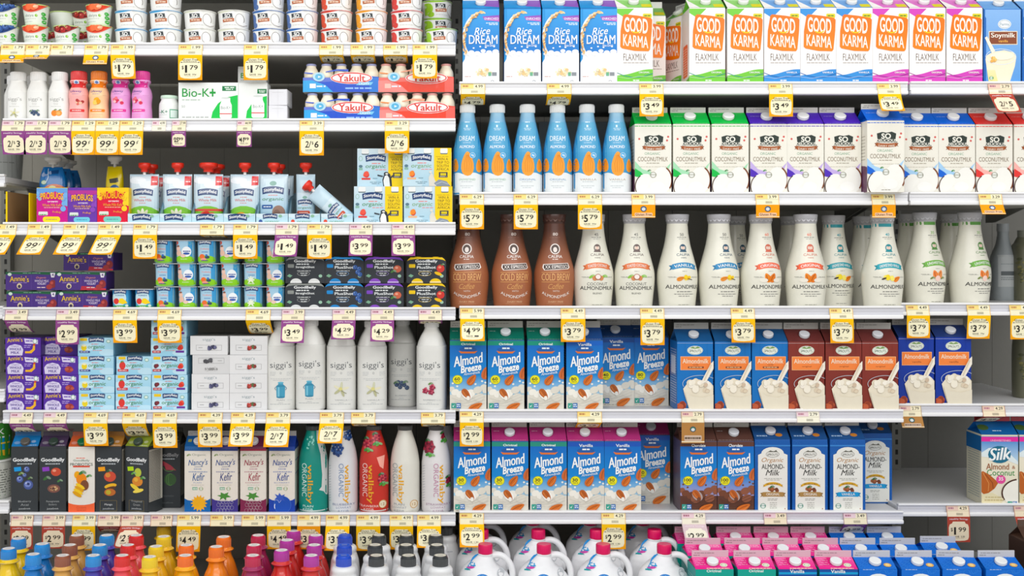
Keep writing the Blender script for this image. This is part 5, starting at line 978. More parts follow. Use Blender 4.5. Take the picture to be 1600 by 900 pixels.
def stytube(fr):
    a = Art(); a.r(0, 0, 100, 54, ('9cd0e8', 'b4dcec')); a.e(20, 24, 24, 12, 'c4e4f0'); a.e(84, 10, 24, 10, 'bfe0ee'); a.rr(6, 43, 26, 51, 2, 'e8c43a'); stony(a, 52, 44, 42); a.e(86, 42, 6, 5, 'dcece4'); a.ring(86, 42, 6, 5, 1.2, '6aa48a'); a.m(38, 58, 34, 2, 'e08a84'); a.t('organic', 52, 25, 48, 13, '4f8a50', .01, .1); a.m(42, 68, 16, 1.6, 'e08a84')
    if fr == 'v': a.e(17, 24, 8, 9, 'e8d03a'); a.e(17, 30, 6, 3, 'f2ecc0'); a.r(4, 9, 34, 15, '3a4a8a'); a.m(7, 30, 12, 2, 'c8d0e8')
    elif fr == 's': a.e(17, 26, 9, 11, 'd8403a'); leafblob(a, 15, 37, 4, '4a8a3a'); a.r(4, 9, 34, 16, 'c83a44'); a.m(7, 30, 12.5, 2, 'f4dcd8')
    else: a.blobs(13, 26, 3, 4, 4, 6, ('5a2028', '7a3038'), 2); a.r(4, 9, 28, 16, 'b02c3c'); a.blobs(82, 24, 5, 4, 5, 6, ('d83a34', 'e8604a'), 3); a.r(70, 10, 94, 16, '6a3a9a'); a.m(7, 25, 12.5, 2, 'f4dcd8')
    return a
def sigtube(c, flip=False):
    a = Art(); a.r(0, 0, 100, 54, 'e2e2e2'); a.t("siggi's", 50, 40, 34, 9, '8a9aa0' if not flip else '7a7a78', -.01, 0, 180 if flip else 0); a.ring(50, 20, 1, 1, .5, 'e2e2e2')
    for (p0, p1) in (((16, 12), (84, 12)), ((16, 26), (84, 26)), ((16, 12), (16, 26)), ((84, 12), (84, 26))): a.line([p0, p1], .8, 'a8a8a8')
    a.m(22, 34, 19, 2, 'b0b0b0'); a.blobs(56, 19, 13, 3.5, 14, 4, c, 3)
    if flip: a.sh = [([(100-x, 54-y) for x, y in s_[0]], s_[1], s_[2], s_[3], s_[4]) for s_ in a.sh[1:]]; b = Art(); b.r(0, 0, 100, 54, 'd6d6d6'); b.sh += a.sh; b.t("siggi's", 50, 12, 34, 9, '8a8a88', -.01, 0, 180); return b
    return a
for key, A, sd in (('at_b', anntube(1), '4a2a88'), ('at_r', anntube(0), '4a2a88'), ('st_v', stytube('v'), '8ec4de'), ('st_s', stytube('s'), '8ec4de'), ('st_c', stytube('c'), '8ec4de')):
    box(key, 55.5, 28.9, .13, A, sd, mix(sd, '404040', .15), cat='carton')
for key, A in (('gt_b', sigtube(('4a4a6a', '6a6a8a', '3a3a54'))), ('gt_r', sigtube(('c04a44', '8a3a34', '5a6a44'))), ('gt_f', sigtube(('5a5a5e', '4a4a4e'), True))): box(key, 59, 29.6, .13, A, 'dcdcdc', '8a8a86', cat='carton')
TIER = {3: ('bottom', 'middle', 'top'), 4: ('bottom', 'second lowest', 'third lowest', 'top'), 5: ('bottom', 'second lowest', 'middle', 'fourth lowest', 'top')}
z5 = SZ(SH['L5'])
for key, px, n, ph, desc, grp, sf in (('at_b', 37.5, 4, 29.1, 'purple yogurt tube box with banana picture', 'purple yogurt tube boxes', 'banana tube box'), ('at_r', 95.5, 4, 29.1, 'purple yogurt tube box with berry picture', 'purple yogurt tube boxes', 'berry tube box'),
                  ('st_v', 151, 4, 29.1, 'light blue tube box with yellow vanilla picture', 'light blue yogurt tube boxes', 'vanilla tube box'), ('st_s', 208.5, 3, 29.1, 'light blue tube box with one strawberry', 'light blue yogurt tube boxes', 'strawberry tube box'),
                  ('st_c', 265, 5, 29.05, 'light blue tube box with cherry and berry', 'light blue yogurt tube boxes', 'cherry tube box')):
    for t in range(n):
        dx = (0, 0, -1, -1.5, -1)[t]*(1 if key != 'st_s' else -1); y = .014+.002*t + (.035 if key == 'at_r' and t == 3 else 0)
        place(key, 'tube_box', desc+', '+TIER[n][t]+' of its stack', PX(px+dx, y), y, z5+t*(ph*U), math.radians((0, 1, -.8, .6, -1)[t]), grp, short=sf, shelf='L5' if t == 0 else None)
for k, (px, c) in enumerate(((327, 'b'), (386.5, 'r'))):
    for t in range(4):
        key = 'gt_f' if (k == 0 and t == 2) else 'gt_'+c; ds = 'upside down white tube box with dark berries' if key == 'gt_f' else 'white tube box with %s, %s of its stack' % (('dark berries', 'red berries')[k], TIER[4][t])
        place(key, 'tube_box', ds, PX(px+(0, 0, 1, -3)[t]*(1-k)), .014+.002*t, z5+t*(29.8*U), math.radians((0, 0, .5, -2)[t]), 'white skyr tube boxes', short='white tube box with '+('dark', 'red')[k]+' berries', shelf='L5' if t == 0 else None)
G = 'tall white skyr drink bottles'
for f, px, y, rz, lb, dz in (('can', 439.5, .012, 6, 'tall white bottle with blue milk can, beside the white boxes', 0), ('can', 486, .006, 0, 'tall white bottle with blue milk can, second in the row', .004), ('van', 533.5, .012, 4, 'tall white bottle with vanilla flower, next to milk can ones', 0), ('van', 581, .012, 10, 'tall white bottle with vanilla flower, next to the blueberry one', 0),
                   ('blue', 629, .11, -3, 'tall white bottle with blueberries, set back in shade', 0), ('ras', 674.5, .012, -8, 'tall white bottle with raspberries', 0)):
    place('sbig_'+f, 'skyr_drink_bottle', lb, PX(px, y), y, z5+dz+.0001, math.radians(rz), G, short=lb.split(',')[0], shelf='L5')
# -- shelf L6
def gb(kd):
    a = Art(); col = {'b': '2a96d8', 'p': '8a44b8', 'm': 'f0a02c', 't': 'b4d82c', 'w': '8a3048'}.get(kd)
    if kd == 'o':
        a.r(0, 0, 100, 252, 'e6e2da'); a.r(0, 0, 100, 48, 'ee6a44'); a.e(50, 56, 60, 20, 'e6e2da'); a.m(30, 66, 216, 3, 'e0705a'); a.t('GoodBelly', 50, 206, 62, 10, '5a7a6a', .01); a.t('PROBIOTICS', 50, 192, 86, 11, '4a5a50', .02); a.r(18, 181, 82, 187, 'd8503c')
        a.ring(50, 120, 30, 44, 1, 'e8cfa8'); a.e(34, 152, 12, 14, 'ecA82c'.lower()); a.e(50, 136, 20, 22, 'e88a2c'); a.e(62, 112, 16, 20, '7a4a30'); leafblob(a, 50, 160, 12, '3a7a3a'); leafblob(a, 76, 148, 9, '4a8a3a')
        for k in range(4): a.e(46-k*4, 108-k*10, 20, 7, ('f0c83a', 'dca028')[k % 2], -32)
        a.t('Guava', 50, 27, 38, 10, 'd85a3c', .01); a.m(32, 68, 16, 5, 'd85a3c'); return a
    a.r(0, 0, 100, 252, '33373a'); a.t('GoodBelly', 50, 207, 88, 18, 'eceeee' if kd != 'w' else '9a9c9e', .045); a.m(22, 78, 193, 5, 'aab0b4'); a.p([(10, 180), (36, 182), (38, 166), (12, 164)], col)  # lettering greyed on the set-back watermelon carton: its shade is painted in
    if kd == 'b':
        for x, y, r in ((58, 172, 11), (32, 134, 13), (64, 112, 18), (50, 150, 8)): berry(a, x, y, r, ('4a5a94', '7a8ac4', '2a3460'), 'c4ccec')
        leafblob(a, 34, 156, 9, '6a8a3a'); leafblob(a, 68, 138, 8, '4a6a34')
    elif kd == 'p': a.e(62, 162, 19, 16, 'c8503a'); a.e(56, 167, 7, 5, 'e89a80'); a.e(54, 98, 24, 16, '7a5048'); a.e(54, 98, 17, 10, 'a87a5a'); a.blobs(54, 98, 12, 7, 12, 3, ('4a3034', 'd8b88a'), 2); leafblob(a, 24, 138, 12, '3a6a34'); leafblob(a, 74, 128, 9, '4a7a44')
    elif kd == 'm': a.e(56, 144, 23, 20, 'c8503c'); a.e(48, 150, 10, 9, 'd88a44'); a.e(58, 108, 24, 9, 'e8b43a', 12); a.e(60, 100, 20, 6, '5a3a28', 12); a.e(56, 84, 22, 14, 'b86a34'); a.e(50, 84, 10, 9, 'b8a83a'); leafblob(a, 50, 166, 9, '2f5a34')
    elif kd == 't': a.e(56, 160, 15, 17, 'b8c44a'); a.e(54, 126, 23, 19, 'd88a3a'); a.e(48, 132, 9, 8, 'e8b04a'); leafblob(a, 74, 140, 10, '4a8a3a'); a.e(44, 102, 24, 8, 'ecd04a', -30); a.e(58, 90, 24, 7, 'f0d860', 15); leafblob(a, 34, 156, 9, '5a9a3a')
    else: a.p([(30, 186), (62, 168), (84, 148), (44, 150)], 'a8404a'); a.ring(56, 165, 26, 22, 3, '5a7a4a', 190, 330); a.e(60, 112, 24, 24, '3a5a34'); [a.ring(60, 112, 8*k, 24, 1.6, '5a8a4a', 60, 300) for k in (1, 2)]
    if kd in 'mt':
        for p in (((18, 12), (82, 12)), ((18, 52), (82, 52)), ((18, 12), (18, 52)), ((82, 12), (82, 52))): a.line(p, 1, '8a7a4a')
    t1, t2 = {'b': ('Blueberry', 'Acai'), 'p': ('Pomegranate', 'Blackberry'), 'm': ('', 'Mango'), 't': ('Tropical', 'Green'), 'w': ('Watermelon', '')}[kd]
    if t1: a.t(t1, 50, 48, 48, 9, 'a4a8a8' if kd != 'w' else '5a5e60', 0)
    if t2: a.t(t2, 50, 36, 30, 9, 'd8dcdc' if kd == 'm' else '9a9e9e', 0)
    a.t('JuiceDrink', 50, 20, 44, 7, 'c4c8c8' if kd != 'w' else '6a6e70', .01); return a  # same painted shade on the watermelon carton's small lettering
for kd, gc, cc in (('b', '2a7ab8', '5a5650'), ('p', '4a3a56', '2f4038'), ('o', 'c8603c', '1a6a44'), ('m', 'b07a3a', '3a4a44'), ('t', '8a9a3a', '3a4a40'), ('w', '4a4a40', '2a3430')):
    sa = Art().r(88, 45, 100, 240, 'cfccc0'); sa.r(6, 45, 88, 240, 'b9b6aa' if kd != 'o' else 'e0dcd4')
    for y in range(50, 235, 6): sa.m(8, 86, y, 2.4, '6a6a62')
    sa.r(0, 0, 100, 44, '3a3e40')
    carton('gb_'+kd, 40.8, 103, .07, gb(kd), '303437' if kd != 'o' else 'e0dcd4', gc, mix(gc, '303030', .35), cc, capr=.0125, gh=.024, finh=.010, gart=Art().r(0, 0, 100, 60, gc).m(60, 94, 6, 4, mix(gc, 'ffffff', .4)).e(78, 26, 9, 7, mix(gc, 'ffffff', .25)).e(18, 20, 12, 8, mix(gc, 'ffffff', .15)), sideart=sa, capt=.3)
G = 'probiotic juice cartons'
for kd, px, y, rz, lb in (('b', 38.5, .012, 5, 'black juice carton with blueberries'), ('p', 82.5, .012, 4, 'black juice carton with pomegranate and purple tag'), ('o', 127.3, .008, 1, 'cream and coral juice carton with sliced mango'), ('m', 169.5, .012, 0, 'black juice carton with mango and orange tag'), ('t', 213.5, .012, -17, 'black juice carton with tropical fruit and lime tag'), ('w', 262, .085, 0, 'dim black juice carton with watermelon set back')):
    place('gb_'+kd, 'juice_carton', lb, PX(px, y), y, SZ(SH['L6']), math.radians(rz), G, short={'b': 'blueberry juice carton', 'p': 'pomegranate juice carton', 'o': 'cream juice carton', 'm': 'mango juice carton', 't': 'tropical fruit juice carton', 'w': 'dim watermelon juice carton'}[kd], shelf='L6')
def nancy(c, c2, tx):
    a = Art(); a.r(0, 0, 100, 252, 'e4dfd4'); a.r(0, 244, 100, 252, c2); a.p([(0, 0), (0, 60), (12, 54), (34, 50), (70, 50), (90, 54), (100, 60), (100, 0)], c); leafblob(a, 14, 228, 7, '8a9a6a'); a.t('Organic', 56, 228, 54, 11, '8a9488', 0)
    a.t("Nancy's", 52, 197, 76, 30, c2 if c2 != '2a3a7a' else '2a4a8a', .015, .3, 3); a.line([(38, 182), (72, 184)], 1.2, c2); a.m(36, 66, 174, 4, mix(c2, 'ffffff', .3)); a.m(16, 88, 163, 4, mix(c2, 'ffffff', .3)); a.t('Kefir', 54, 144, 48, 30, c2, .015, .3, 3)
    a.t(tx, 50, 121, 60 if len(tx) > 6 else 30, 5, mix(c2, 'ffffff', .25)); a.m(26, 76, 112, 1.4, 'a8a498'); a.r(30, 93, 50, 104, '8ab49a'); a.m(33, 48, 98, 3, 'eef2ea'); badge(a, 64, 98, 8, '8a9a5a')
    if tx == 'PLAIN':
        pts = []
        for k in range(28): r = 33 if k % 2 == 0 else 23; t_ = k*6.283/28; pts.append((56+r*math.cos(t_), 42+r*math.sin(t_)))
        a.p(pts, 'e8ac34')
    elif tx == 'BLUEBERRY': a.e(52, 36, 34, 34, '2450b0'); a.ring(52, 36, 34, 34, 1.2, '4a74c8'); a.p([(22, 78), (30, 66), (20, 56), (34, 54), (40, 44), (48, 54), (62, 52), (54, 64), (62, 76), (48, 72), (40, 82), (36, 72)], '3a5ab8'); a.line([(22, 78), (30, 66), (20, 56), (34, 54), (40, 44), (48, 54)], 1, 'c8d4f0'); a.ring(26, 30, 6, 12, 3, 'e8ecf8', 120, 240)
    else:
        a.p([(20, 72), (34, 66), (30, 54), (44, 62), (54, 52), (56, 64), (74, 66), (60, 74), (64, 84), (48, 78), (34, 84), (34, 74)], '4a8a3a')
        for k in range(16): a.ring(24+(k*17) % 56, 14+(k*11) % 44, 8, 8, 1, mix(c, 'ffffff', .3), 0, 360, 10)
        for x, y in ((70, 56), (78, 50), (64, 60), (76, 62)): a.e(x, y, 2.4, 1.4, 'e8e4f0', 40)
    return a
for key, c, c2, tx in (('nan_s', '1a64a8', '2a5a94', 'PLAIN'), ('nan_k', '3f3484', '2a3a7a', 'BLACKBERRY'), ('nan_r', '7a2448', '9a2a44', 'RASPBERRY'), ('nan_b', '1f42a4', '2a4a94', 'BLUEBERRY')):
    carton(key, 40.6, 103, .07, nancy(c, c2, tx), mix(c, '405060', .2), mix(c, '303850', .3), 'b4b2b0', 'd8d8dc', capr=.0125, gh=.024, finh=.012, gart=Art().r(0, 0, 100, 60, mix(c, '303850', .25)).rr(8, 24, 22, 40, 2, '9a9a5a'), sideart=Art().r(0, 30, 100, 240, 'dcd8ce').m(10, 90, 200, 3, c).m(10, 90, 150, 3, c), capt=.35)
for key, px, lb in (('nan_s', 307, 'cream kefir carton with golden sun'), ('nan_k', 350, 'cream kefir carton with blackberries on indigo'), ('nan_r', 394.5, 'cream kefir carton with raspberries on maroon'), ('nan_b', 439.5, 'cream kefir carton with one big blueberry')):
    place(key, 'kefir_carton', lb, PX(px), .012, SZ(SH['L6']), math.radians(random.uniform(-1.5, 1.5)), 'cream kefir cartons', short=lb.replace('cream kefir carton', 'kefir carton'), shelf='L6')
def wal(tx, oc, xo, bg=None, fr=None, fc=None):
    a = Art()
    if bg: a.r(-5, 0, 105, 12, 'e0e2e0')
    if fr:
        for x, y, r in fr:
            for k in range(26): q = (k/26)**.5; a.e(x+r*.85*q*math.cos(k*2.4), y+r*q*math.sin(k*2.4), r*.24, r*.24, fc[k % len(fc)], 0, 8)
            if fc[0] != '2a4a86': leafblob(a, x-4, y-r, 10, '3f8a3a'); leafblob(a, x+6, y-r-3, 9, '5aa03f'); leafblob(a, x-8, y+r, 8, '2f6a34')
            else: [a.e(x-8+6*k, y+6-(k % 2)*8, 1, 2.4, 'dfe8f4') for k in range(4)]
    a.t('wallaby', 46+xo, 100, 132, 24, 'e0a63a', .03, 0, -90); a.t('ORGANIC', 28+xo, 114, 112, 17, oc, -.004, 0, -90)
    for i, l in enumerate(tx): a.t(l, 40+xo*.8, 26-i*11 if len(tx) < 3 else 32-i*11, 8.4*len(l) if len(l) > 5 else 36, 7.4, oc if bg else mix(oc, '9a9aa8', .5), -.004)
    return a
WP = [(.9, 0), (.98, .015), (1, .04), (1, .50), (.97, .60), (.88, .70), (.72, .80), (.56, .88), (.47, .93), (.46, .945)]
SF = [(46, 236, 20)]
TEALW = Art()
for key, tx, oc, xo, col, bg, fr, fc, cc in (('w_teal', ['PLAIN', 'KEFIR'], 'd8f0ea', -4, '128a7c', 1, None, None, '20282a'), ('w_blue', ['BLUEBERRY', 'LOWFAT', 'KEFIR'], '7a92b4', 20, 'dcdee0', 0, [(34, 218, 23), (70, 262, 16)], ('2a4a86', '3a62a4', '1f3a70'), '4a4a4a'),
        ('w_red', ['STRAWBERRY', 'KEFIR'], 'f2d4cc', -6, 'c2382e', 1, [(30, 234, 18), (60, 252, 16), (82, 118, 16)], ('b83048', '8a2038', 'd05a60'), '2a2626'), ('w_plain', ['PLAIN', 'LOWFAT', 'KEFIR'], '9aa4a4', -10, 'dcdad0', 0, None, None, '3a3a38'),
        ('w_straw', ['STRAWBERRY', 'LOWFAT', 'KEFIR'], 'c08aa4', 22, 'dddada', 0, [(26, 222, 22), (78, 258, 12), (96, 110, 14)], ('8a2038', 'a83048', '6a1830'), '30302e')):
    A = wal(tx, oc, xo, bg, fr, fc)
    if key == 'w_teal': A.p([(62, 294), (64, 250), (78, 200), (84, 130), (82, 90), (74, 80), (88, 74), (96, 60), (110, 60), (110, 294)], 'd4d6d2'); A.blobs(40, 240, 16, 22, 14, 3, ('8ad0c4',), 3)
    if key in ('w_red', 'w_plain'): A.e(82, 32, 13, 14, 'e8dcc4'); A.ring(82, 32, 13, 14, 2, 'c89a5a'); A.t('12', 82, 32, 12, 9, 'b08a50')
    if key == 'w_red': A.p([(62, 190), (88, 196), (84, 150), (72, 160)], 'f0a898')
    if key in ('w_blue', 'w_straw'): [A.line([(4, 40+k*9), (12, 44+k*9)], 1, '8a94a4') for k in range(14)]
    bottle(key, 46.5, 134, WP, A, col, cc, [(.47, .94), (.5, .945), (.5, .99), (.46, 1)], ribs=36, kindm='sleeve')
for key, px, lb, rz in (('w_teal', 489, 'teal kefir bottle with orange vertical lettering', 0), ('w_blue', 535.5, 'white kefir bottle with blueberries near the neck', 0), ('w_red', 584, 'red kefir bottle covered with strawberries', 0), ('w_plain', 632.5, 'plain off-white kefir bottle with round gold mark', 0), ('w_straw', 681.5, 'white kefir bottle with dark strawberries near the neck', 0)):
    place(key, 'kefir_bottle', lb, PX(px), .012, SZ(SH['L6']), 0, 'tall kefir bottles with vertical lettering', short=' '.join(lb.split()[:3]) if key != 'w_straw' else 'strawberry white kefir bottle', shelf='L6')
place('w_straw', 'kefir_bottle', 'white kefir bottle turned away behind the end strawberry one', PX(694, .1), .1, SZ(SH['L6']), 2.4, 'tall kefir bottles with vertical lettering')
# -- neighbouring shelf tubs
ta = Art(); ta.r(-5, 0, 105, 8, '3a8a3a'); ta.r(-5, 8, 105, 70, 'd8dad2'); [ta.m(6, 98, 14+k*5, 1.6, '6a6e68') for k in range(10)]
tb_ = Art(); tb_.r(-5, 0, 105, 20, 'd8a838'); tb_.r(-5, 20, 105, 45, '1f8ac0'); tb_.r(-5, 45, 105, 48, 'e8ece8'); tb_.r(-5, 48, 105, 80, '3f8a34'); tb_.t('K', 88, 58, 8, 12, 'e8f0e8', .03); tb_.m(60, 98, 34, 3, 'e8c04a')
cup('tub_w', 78, 62, ta, 'd8dad4', 'e4e6e2', .92, 'tub'); cup('tub_g', 78, 62, tb_, '3f8a34', 'e0e2de', .92, 'tub')
place('tub_w', 'yogurt_tub', 'lower round tub with small print and green base', PX(-24), .03, SZ((782, .01)), 0, short='round tub')
place('tub_g', 'yogurt_tub', 'upper round tub, green over blue and yellow', PX(-25), .03, SZ((782, .01))+62.3*U, 0)

# ================================================================ bottom deck
JP = [(.86, 0), (.92, .02), (.92, .30), (1, .36), (1, .56), (.97, .61), (.86, .67), (.72, .74), (.57, .79), (.51, .82), (.5, .845), (.57, .86), (.65, .868), (.65, .876), (.57, .884), (.48, .9)]
def juice(key, col, lo, cap, logo=True):
    a = Art()
    if logo: a.rr(36, 195, 62, 206, 2, '1f6a6a'); a.m(40, 58, 200, 4, 'e8e4c0'); a.rr(10, 90, 90, 170, 6, mix(col, 'ffffff', .3))
    a.m(86, 96, 190, 3, mix(col, 'ffffff', .4)); a.m(86, 96, 184, 3, mix(col, 'ffffff', .4))
    def f(W, H, P, yc):
        r = MB(); r.lathe([(.65*W/2, .868*H), (.68*W/2, .871*H), (.65*W/2, .876*H)], yc, mix(cap, col, .6), 'film', 2, 36); return [('neck_ring', r, None, ())]
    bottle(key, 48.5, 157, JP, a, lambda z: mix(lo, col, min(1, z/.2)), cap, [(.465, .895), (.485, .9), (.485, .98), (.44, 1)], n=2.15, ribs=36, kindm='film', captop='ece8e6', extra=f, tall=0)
WBP = [(.86, 0), (.94, .02), (.96, .3), (1, .36), (1, .60), (.96, .68), (.9, .75), (.8, .80), (.75, .825), (.77, .85), (.76, .87), (.66, .892), (.48, .9)]
def white(key, cap, top):
    a = Art(); a.m(26, 74, 236, 3, 'b4b8c0'); 
    bottle(key, 49.5, 157, WBP, a, 'e6e7e8', cap, [(.455, .897), (.48, .9), (.48, .975), (.42, 1)], n=2.15, ribs=40, captop=top, tall=0)
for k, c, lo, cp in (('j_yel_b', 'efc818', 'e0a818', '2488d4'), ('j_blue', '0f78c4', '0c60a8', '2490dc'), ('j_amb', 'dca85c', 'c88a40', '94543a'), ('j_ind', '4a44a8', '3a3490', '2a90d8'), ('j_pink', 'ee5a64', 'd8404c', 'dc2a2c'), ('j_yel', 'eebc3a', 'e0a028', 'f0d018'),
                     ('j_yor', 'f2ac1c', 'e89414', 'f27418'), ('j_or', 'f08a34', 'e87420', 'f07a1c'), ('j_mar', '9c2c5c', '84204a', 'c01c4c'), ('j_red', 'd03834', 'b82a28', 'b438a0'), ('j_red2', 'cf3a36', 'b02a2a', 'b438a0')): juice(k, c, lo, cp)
white('w_blue_c', '1a4cc4', '2a5cd0'); white('w_blk', '2c3032', 'ddd8c8')
ROWW = ('front', 'second', 'third', 'fourth')
def column(key, name, desc, pts, group, pitch=.0915, H=157, y0=-.272, W=49, start=0):
    for k, px in enumerate(pts):
        if px is None: continue
        y = y0+pitch*k; yc = y+W*U*.465; x = PX(px, yc)
        place(key, name, '%s, %s in its column' % (desc, ROWW[k] if k == 0 else ROWW[k]+' back'), x, y, deck_z(x, y)+.0004, math.radians(random.uniform(-12, 12)), group, s=.93, axis=True)
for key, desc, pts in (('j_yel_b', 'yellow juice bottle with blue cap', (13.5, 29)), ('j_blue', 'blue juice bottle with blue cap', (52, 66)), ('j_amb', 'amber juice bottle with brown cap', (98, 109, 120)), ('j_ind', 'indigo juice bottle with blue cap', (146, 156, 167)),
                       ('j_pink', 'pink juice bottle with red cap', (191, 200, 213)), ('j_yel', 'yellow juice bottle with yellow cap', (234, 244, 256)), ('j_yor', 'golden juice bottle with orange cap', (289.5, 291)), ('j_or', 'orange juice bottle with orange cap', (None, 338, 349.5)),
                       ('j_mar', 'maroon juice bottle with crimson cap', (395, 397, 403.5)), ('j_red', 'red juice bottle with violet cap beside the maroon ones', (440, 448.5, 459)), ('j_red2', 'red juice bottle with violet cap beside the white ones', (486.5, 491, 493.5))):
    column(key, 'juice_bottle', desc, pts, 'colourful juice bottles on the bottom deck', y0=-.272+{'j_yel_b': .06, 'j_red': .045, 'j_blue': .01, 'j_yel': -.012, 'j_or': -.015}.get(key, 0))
place('j_yel', 'juice_bottle', 'yellow juice bottle with yellow cap at the very back of its column', PX(257, .05), .005, deck_z(-1, .005)+.0004, 0, 'colourful juice bottles on the bottom deck', s=.93, axis=True)
place('j_yel_b', 'juice_bottle', 'yellow juice bottle cut off by the left edge', PX(-24, -.05), -.09, deck_z(-1, -.09)+.0004, 0, 'colourful juice bottles on the bottom deck', s=.93, axis=True)
for key, desc, pts in (('w_blue_c', 'white milk bottle with blue cap', (537, 538, 539)), ('w_blk', 'white milk bottle with black cap nearest the blue caps', (588, 586, 592)), ('w_blk', 'white milk bottle with black cap, middle of three columns', (638, 634.5, 635)), ('w_blk', 'white milk bottle with black cap nearest the jugs', (688, 682.5, 681))):
    column(key, 'milk_bottle', desc, pts, 'white milk bottles on the bottom deck', pitch=.0925)
place('w_blk', 'milk_bottle', 'white milk bottle at the very back beside the jugs', PX(696, .06), .012, deck_z(-.1, .012)+.0004, 0, 'white milk bottles on the bottom deck', s=.93, axis=True)
def jug():
    H = .262; rows_ = [(0, -40, 40, .050), (.02, -43, 43, .055), (.3, -44, 44, .056), (.55, -44, 44, .056), (.64, -43, 42, .055), (.70, -41, 36, .052), (.755, -36, 26, .046), (.80, -29, 17, .038), (.84, -21, 13, .029), (.87, -15, 11.5, .021), (.89, -12, 11, .0185), (.905, -11.5, 11, .018)]
    fz = []
    for i in range(len(rows_)-1):
        for k in range(4):
            t = k/4; t2 = t*t*(3-2*t)*.4+t*.6; A, B = rows_[i], rows_[i+1]; fz.append((A[0]+(B[0]-A[0])*t,)+tuple(A[q]+(B[q]-A[q])*t2 for q in (1, 2, 3)))
    fz.append(rows_[-1]); yc = .057; n = 2.3
    def sec(z):
        for A, B in zip(fz, fz[1:]):
            if z <= B[0]*H: t = (z-A[0]*H)/((B[0]-A[0])*H+1e-9); return [A[q]+(B[q]-A[q])*t for q in (1, 2, 3)]
        return list(fz[-1][1:])
    b = MB(); loops = []
    for z, xl, xr, yr in fz:
        cx, rx = (xl+xr)/2*U, (xr-xl)/2*U; lp = []
        for k in range(48):
            a = 2*math.pi*k/48; c, s = math.cos(a), math.sin(a); lp.append((cx+rx*math.copysign(abs(c)**(2/n), c), yc+yr*math.copysign(abs(s)**(2/n), s), z*H))
        loops.append(lp)
    b.ring(loops, 'e9eaec', 'plastic')
    a = Art()
    k0 = len(a.sh)
    a.p([(38, 267), (31, 262), (26, 252), (23, 238), (27, 237), (30, 250), (35, 259)], '1f86c8'); a.p([(23, 238), (31, 240), (33, 232), (24, 226), (20, 224), (15, 218), (20, 232)], '2a94cc'); a.p([(15, 222), (24, 230), (32, 229), (28, 224), (20, 220)], 'c84aa0'); a.p([(13, 218), (20, 222), (24, 218), (12, 214)], '1f9aa0')
    a.sh = [([(x, 135+(y-214)*.5) for x, y in q[0]],)+q[1:] for q in a.sh]; a.e(45, 124, 12, 8, '1f7cc4'); a.ring(78, 131, 7, 7, 1.6, 'c4c8cc'); a.e(78, 131, 5.5, 5.5, 'b8bcc0')  # grey ring and disc paint the shade of a moulded dimple
    W = 88*U
    def mp(x, y, o):
        X = (x/100-.5)*W; Z = min(y/100*W, H*.9); xl, xr, yr = sec(Z); cx, rx = (xl+xr)/2*U, (xr-xl)/2*U+o; yr += o; u = max(-.97, min(.97, (X-cx)/rx)); return (X, yc-yr*(1-abs(u)**n)**(1/n), Z)
    b.art(a, mp, 172, 'sleeve', 6)
    h = MB(); P = [(8, .868), (16, .885), (25, .88), (33, .85), (40, .79), (43.5, .71), (43, .63), (40, .56)]; Q = []
    for i in range(len(P)-1):
        for k in range(3):
            t = k/3; p0, p1, p2, p3 = P[max(i-1, 0)], P[i], P[i+1], P[min(i+2, len(P)-1)]
            q = [.5*((2*p1[d])+(-p0[d]+p2[d])*t+(2*p0[d]-5*p1[d]+4*p2[d]-p3[d])*t*t+(-p0[d]+3*p1[d]-3*p2[d]+p3[d])*t**3) for d in (0, 1)]; Q.append((q[0]*U, yc+.004, q[1]*H))
    h.tube(Q, .0085, 'e9eaec', 'plastic', 14, 1.25)
    c = MB(); r = 11.6*U; c.lathe([(r*.97, .902*H), (r, .906*H), (r, .99*H), (r*.93, H)], yc, 'd8125c', 'plastic', 2, 40)
    for k in range(44):
        t = 2*math.pi*k/44; c.add([((r+.0002)*math.cos(t+d), yc+(r+.0002)*math.sin(t+d), z) for d, z in ((-.03, .915*H), (.03, .915*H), (.03, .98*H), (-.03, .98*H))], [(0, 1, 2, 3)], 'e42a6c', 'plastic')
    nr = MB(); nr.lathe([(r*1.02, .885*H), (r*1.08, .89*H), (r*1.02, .897*H)], yc, 'dfe0e2', 'plastic', 2, 40)
    kind('jug', 'jug', [('body', b, None, ()), ('handle', h, None, ()), ('cap', c, None, ()), ('neck_ring', nr, None, ())])
jug()
for desc, pts in (('white milk jug with pink cap beside the black-capped bottles', (757, 752, 748)), ('white milk jug with pink cap, second column of jugs', (851, 840, 831)), ('white milk jug with pink cap, third column of jugs', (944, 932.5, 921)), ('white milk jug with pink cap beside the pink cartons', (1038, 1021, 1004))):
    for k, px in enumerate(pts):
        y = -.165+.122*k; x = PX(px, y+.053); place('jug', 'milk_jug', desc+', '+ROWW[k]+' one', x, y, deck_z(x, y)+.0004, math.radians(random.uniform(-3, 3)), 'white milk jugs with pink caps', s=.935)
def pinkgable(pink=True):
    g = Art()
    if pink:
        g.r(0, 0, 100, 66, ('e8248c', 'ee6aa8')); g.blobs(30, 30, 12, 14, 6, 9, ('e01480', 'd81078'), 3)
        for y in (18, 26, 34, 42): g.m(4, 30, y, 1.8, 'f2b4d0')
        for y in (40, 46): g.m(62, 94, y, 2, 'f6cfe0')
        g.e(78, 17, 10, 8, 'e8ecd4'); g.ring(78, 17, 7, 5, 1.2, '8ab08a'); g.line([(62, 26), (70, 20)], 2, 'd8a040'); g.m(30, 90, 3, 3, 'f0d8c0')
    else:
        g.r(0, 0, 100, 66, '1f6fd0')
        for k in range(26): g.ring((k*37) % 100, (k*23) % 60, 8, 7, 1, '3a86dc', 0, 360, 10)
        g.e(80, 16, 10, 8, 'e0b060'); g.e(80, 16, 6, 5, 'f0d090')
    return g
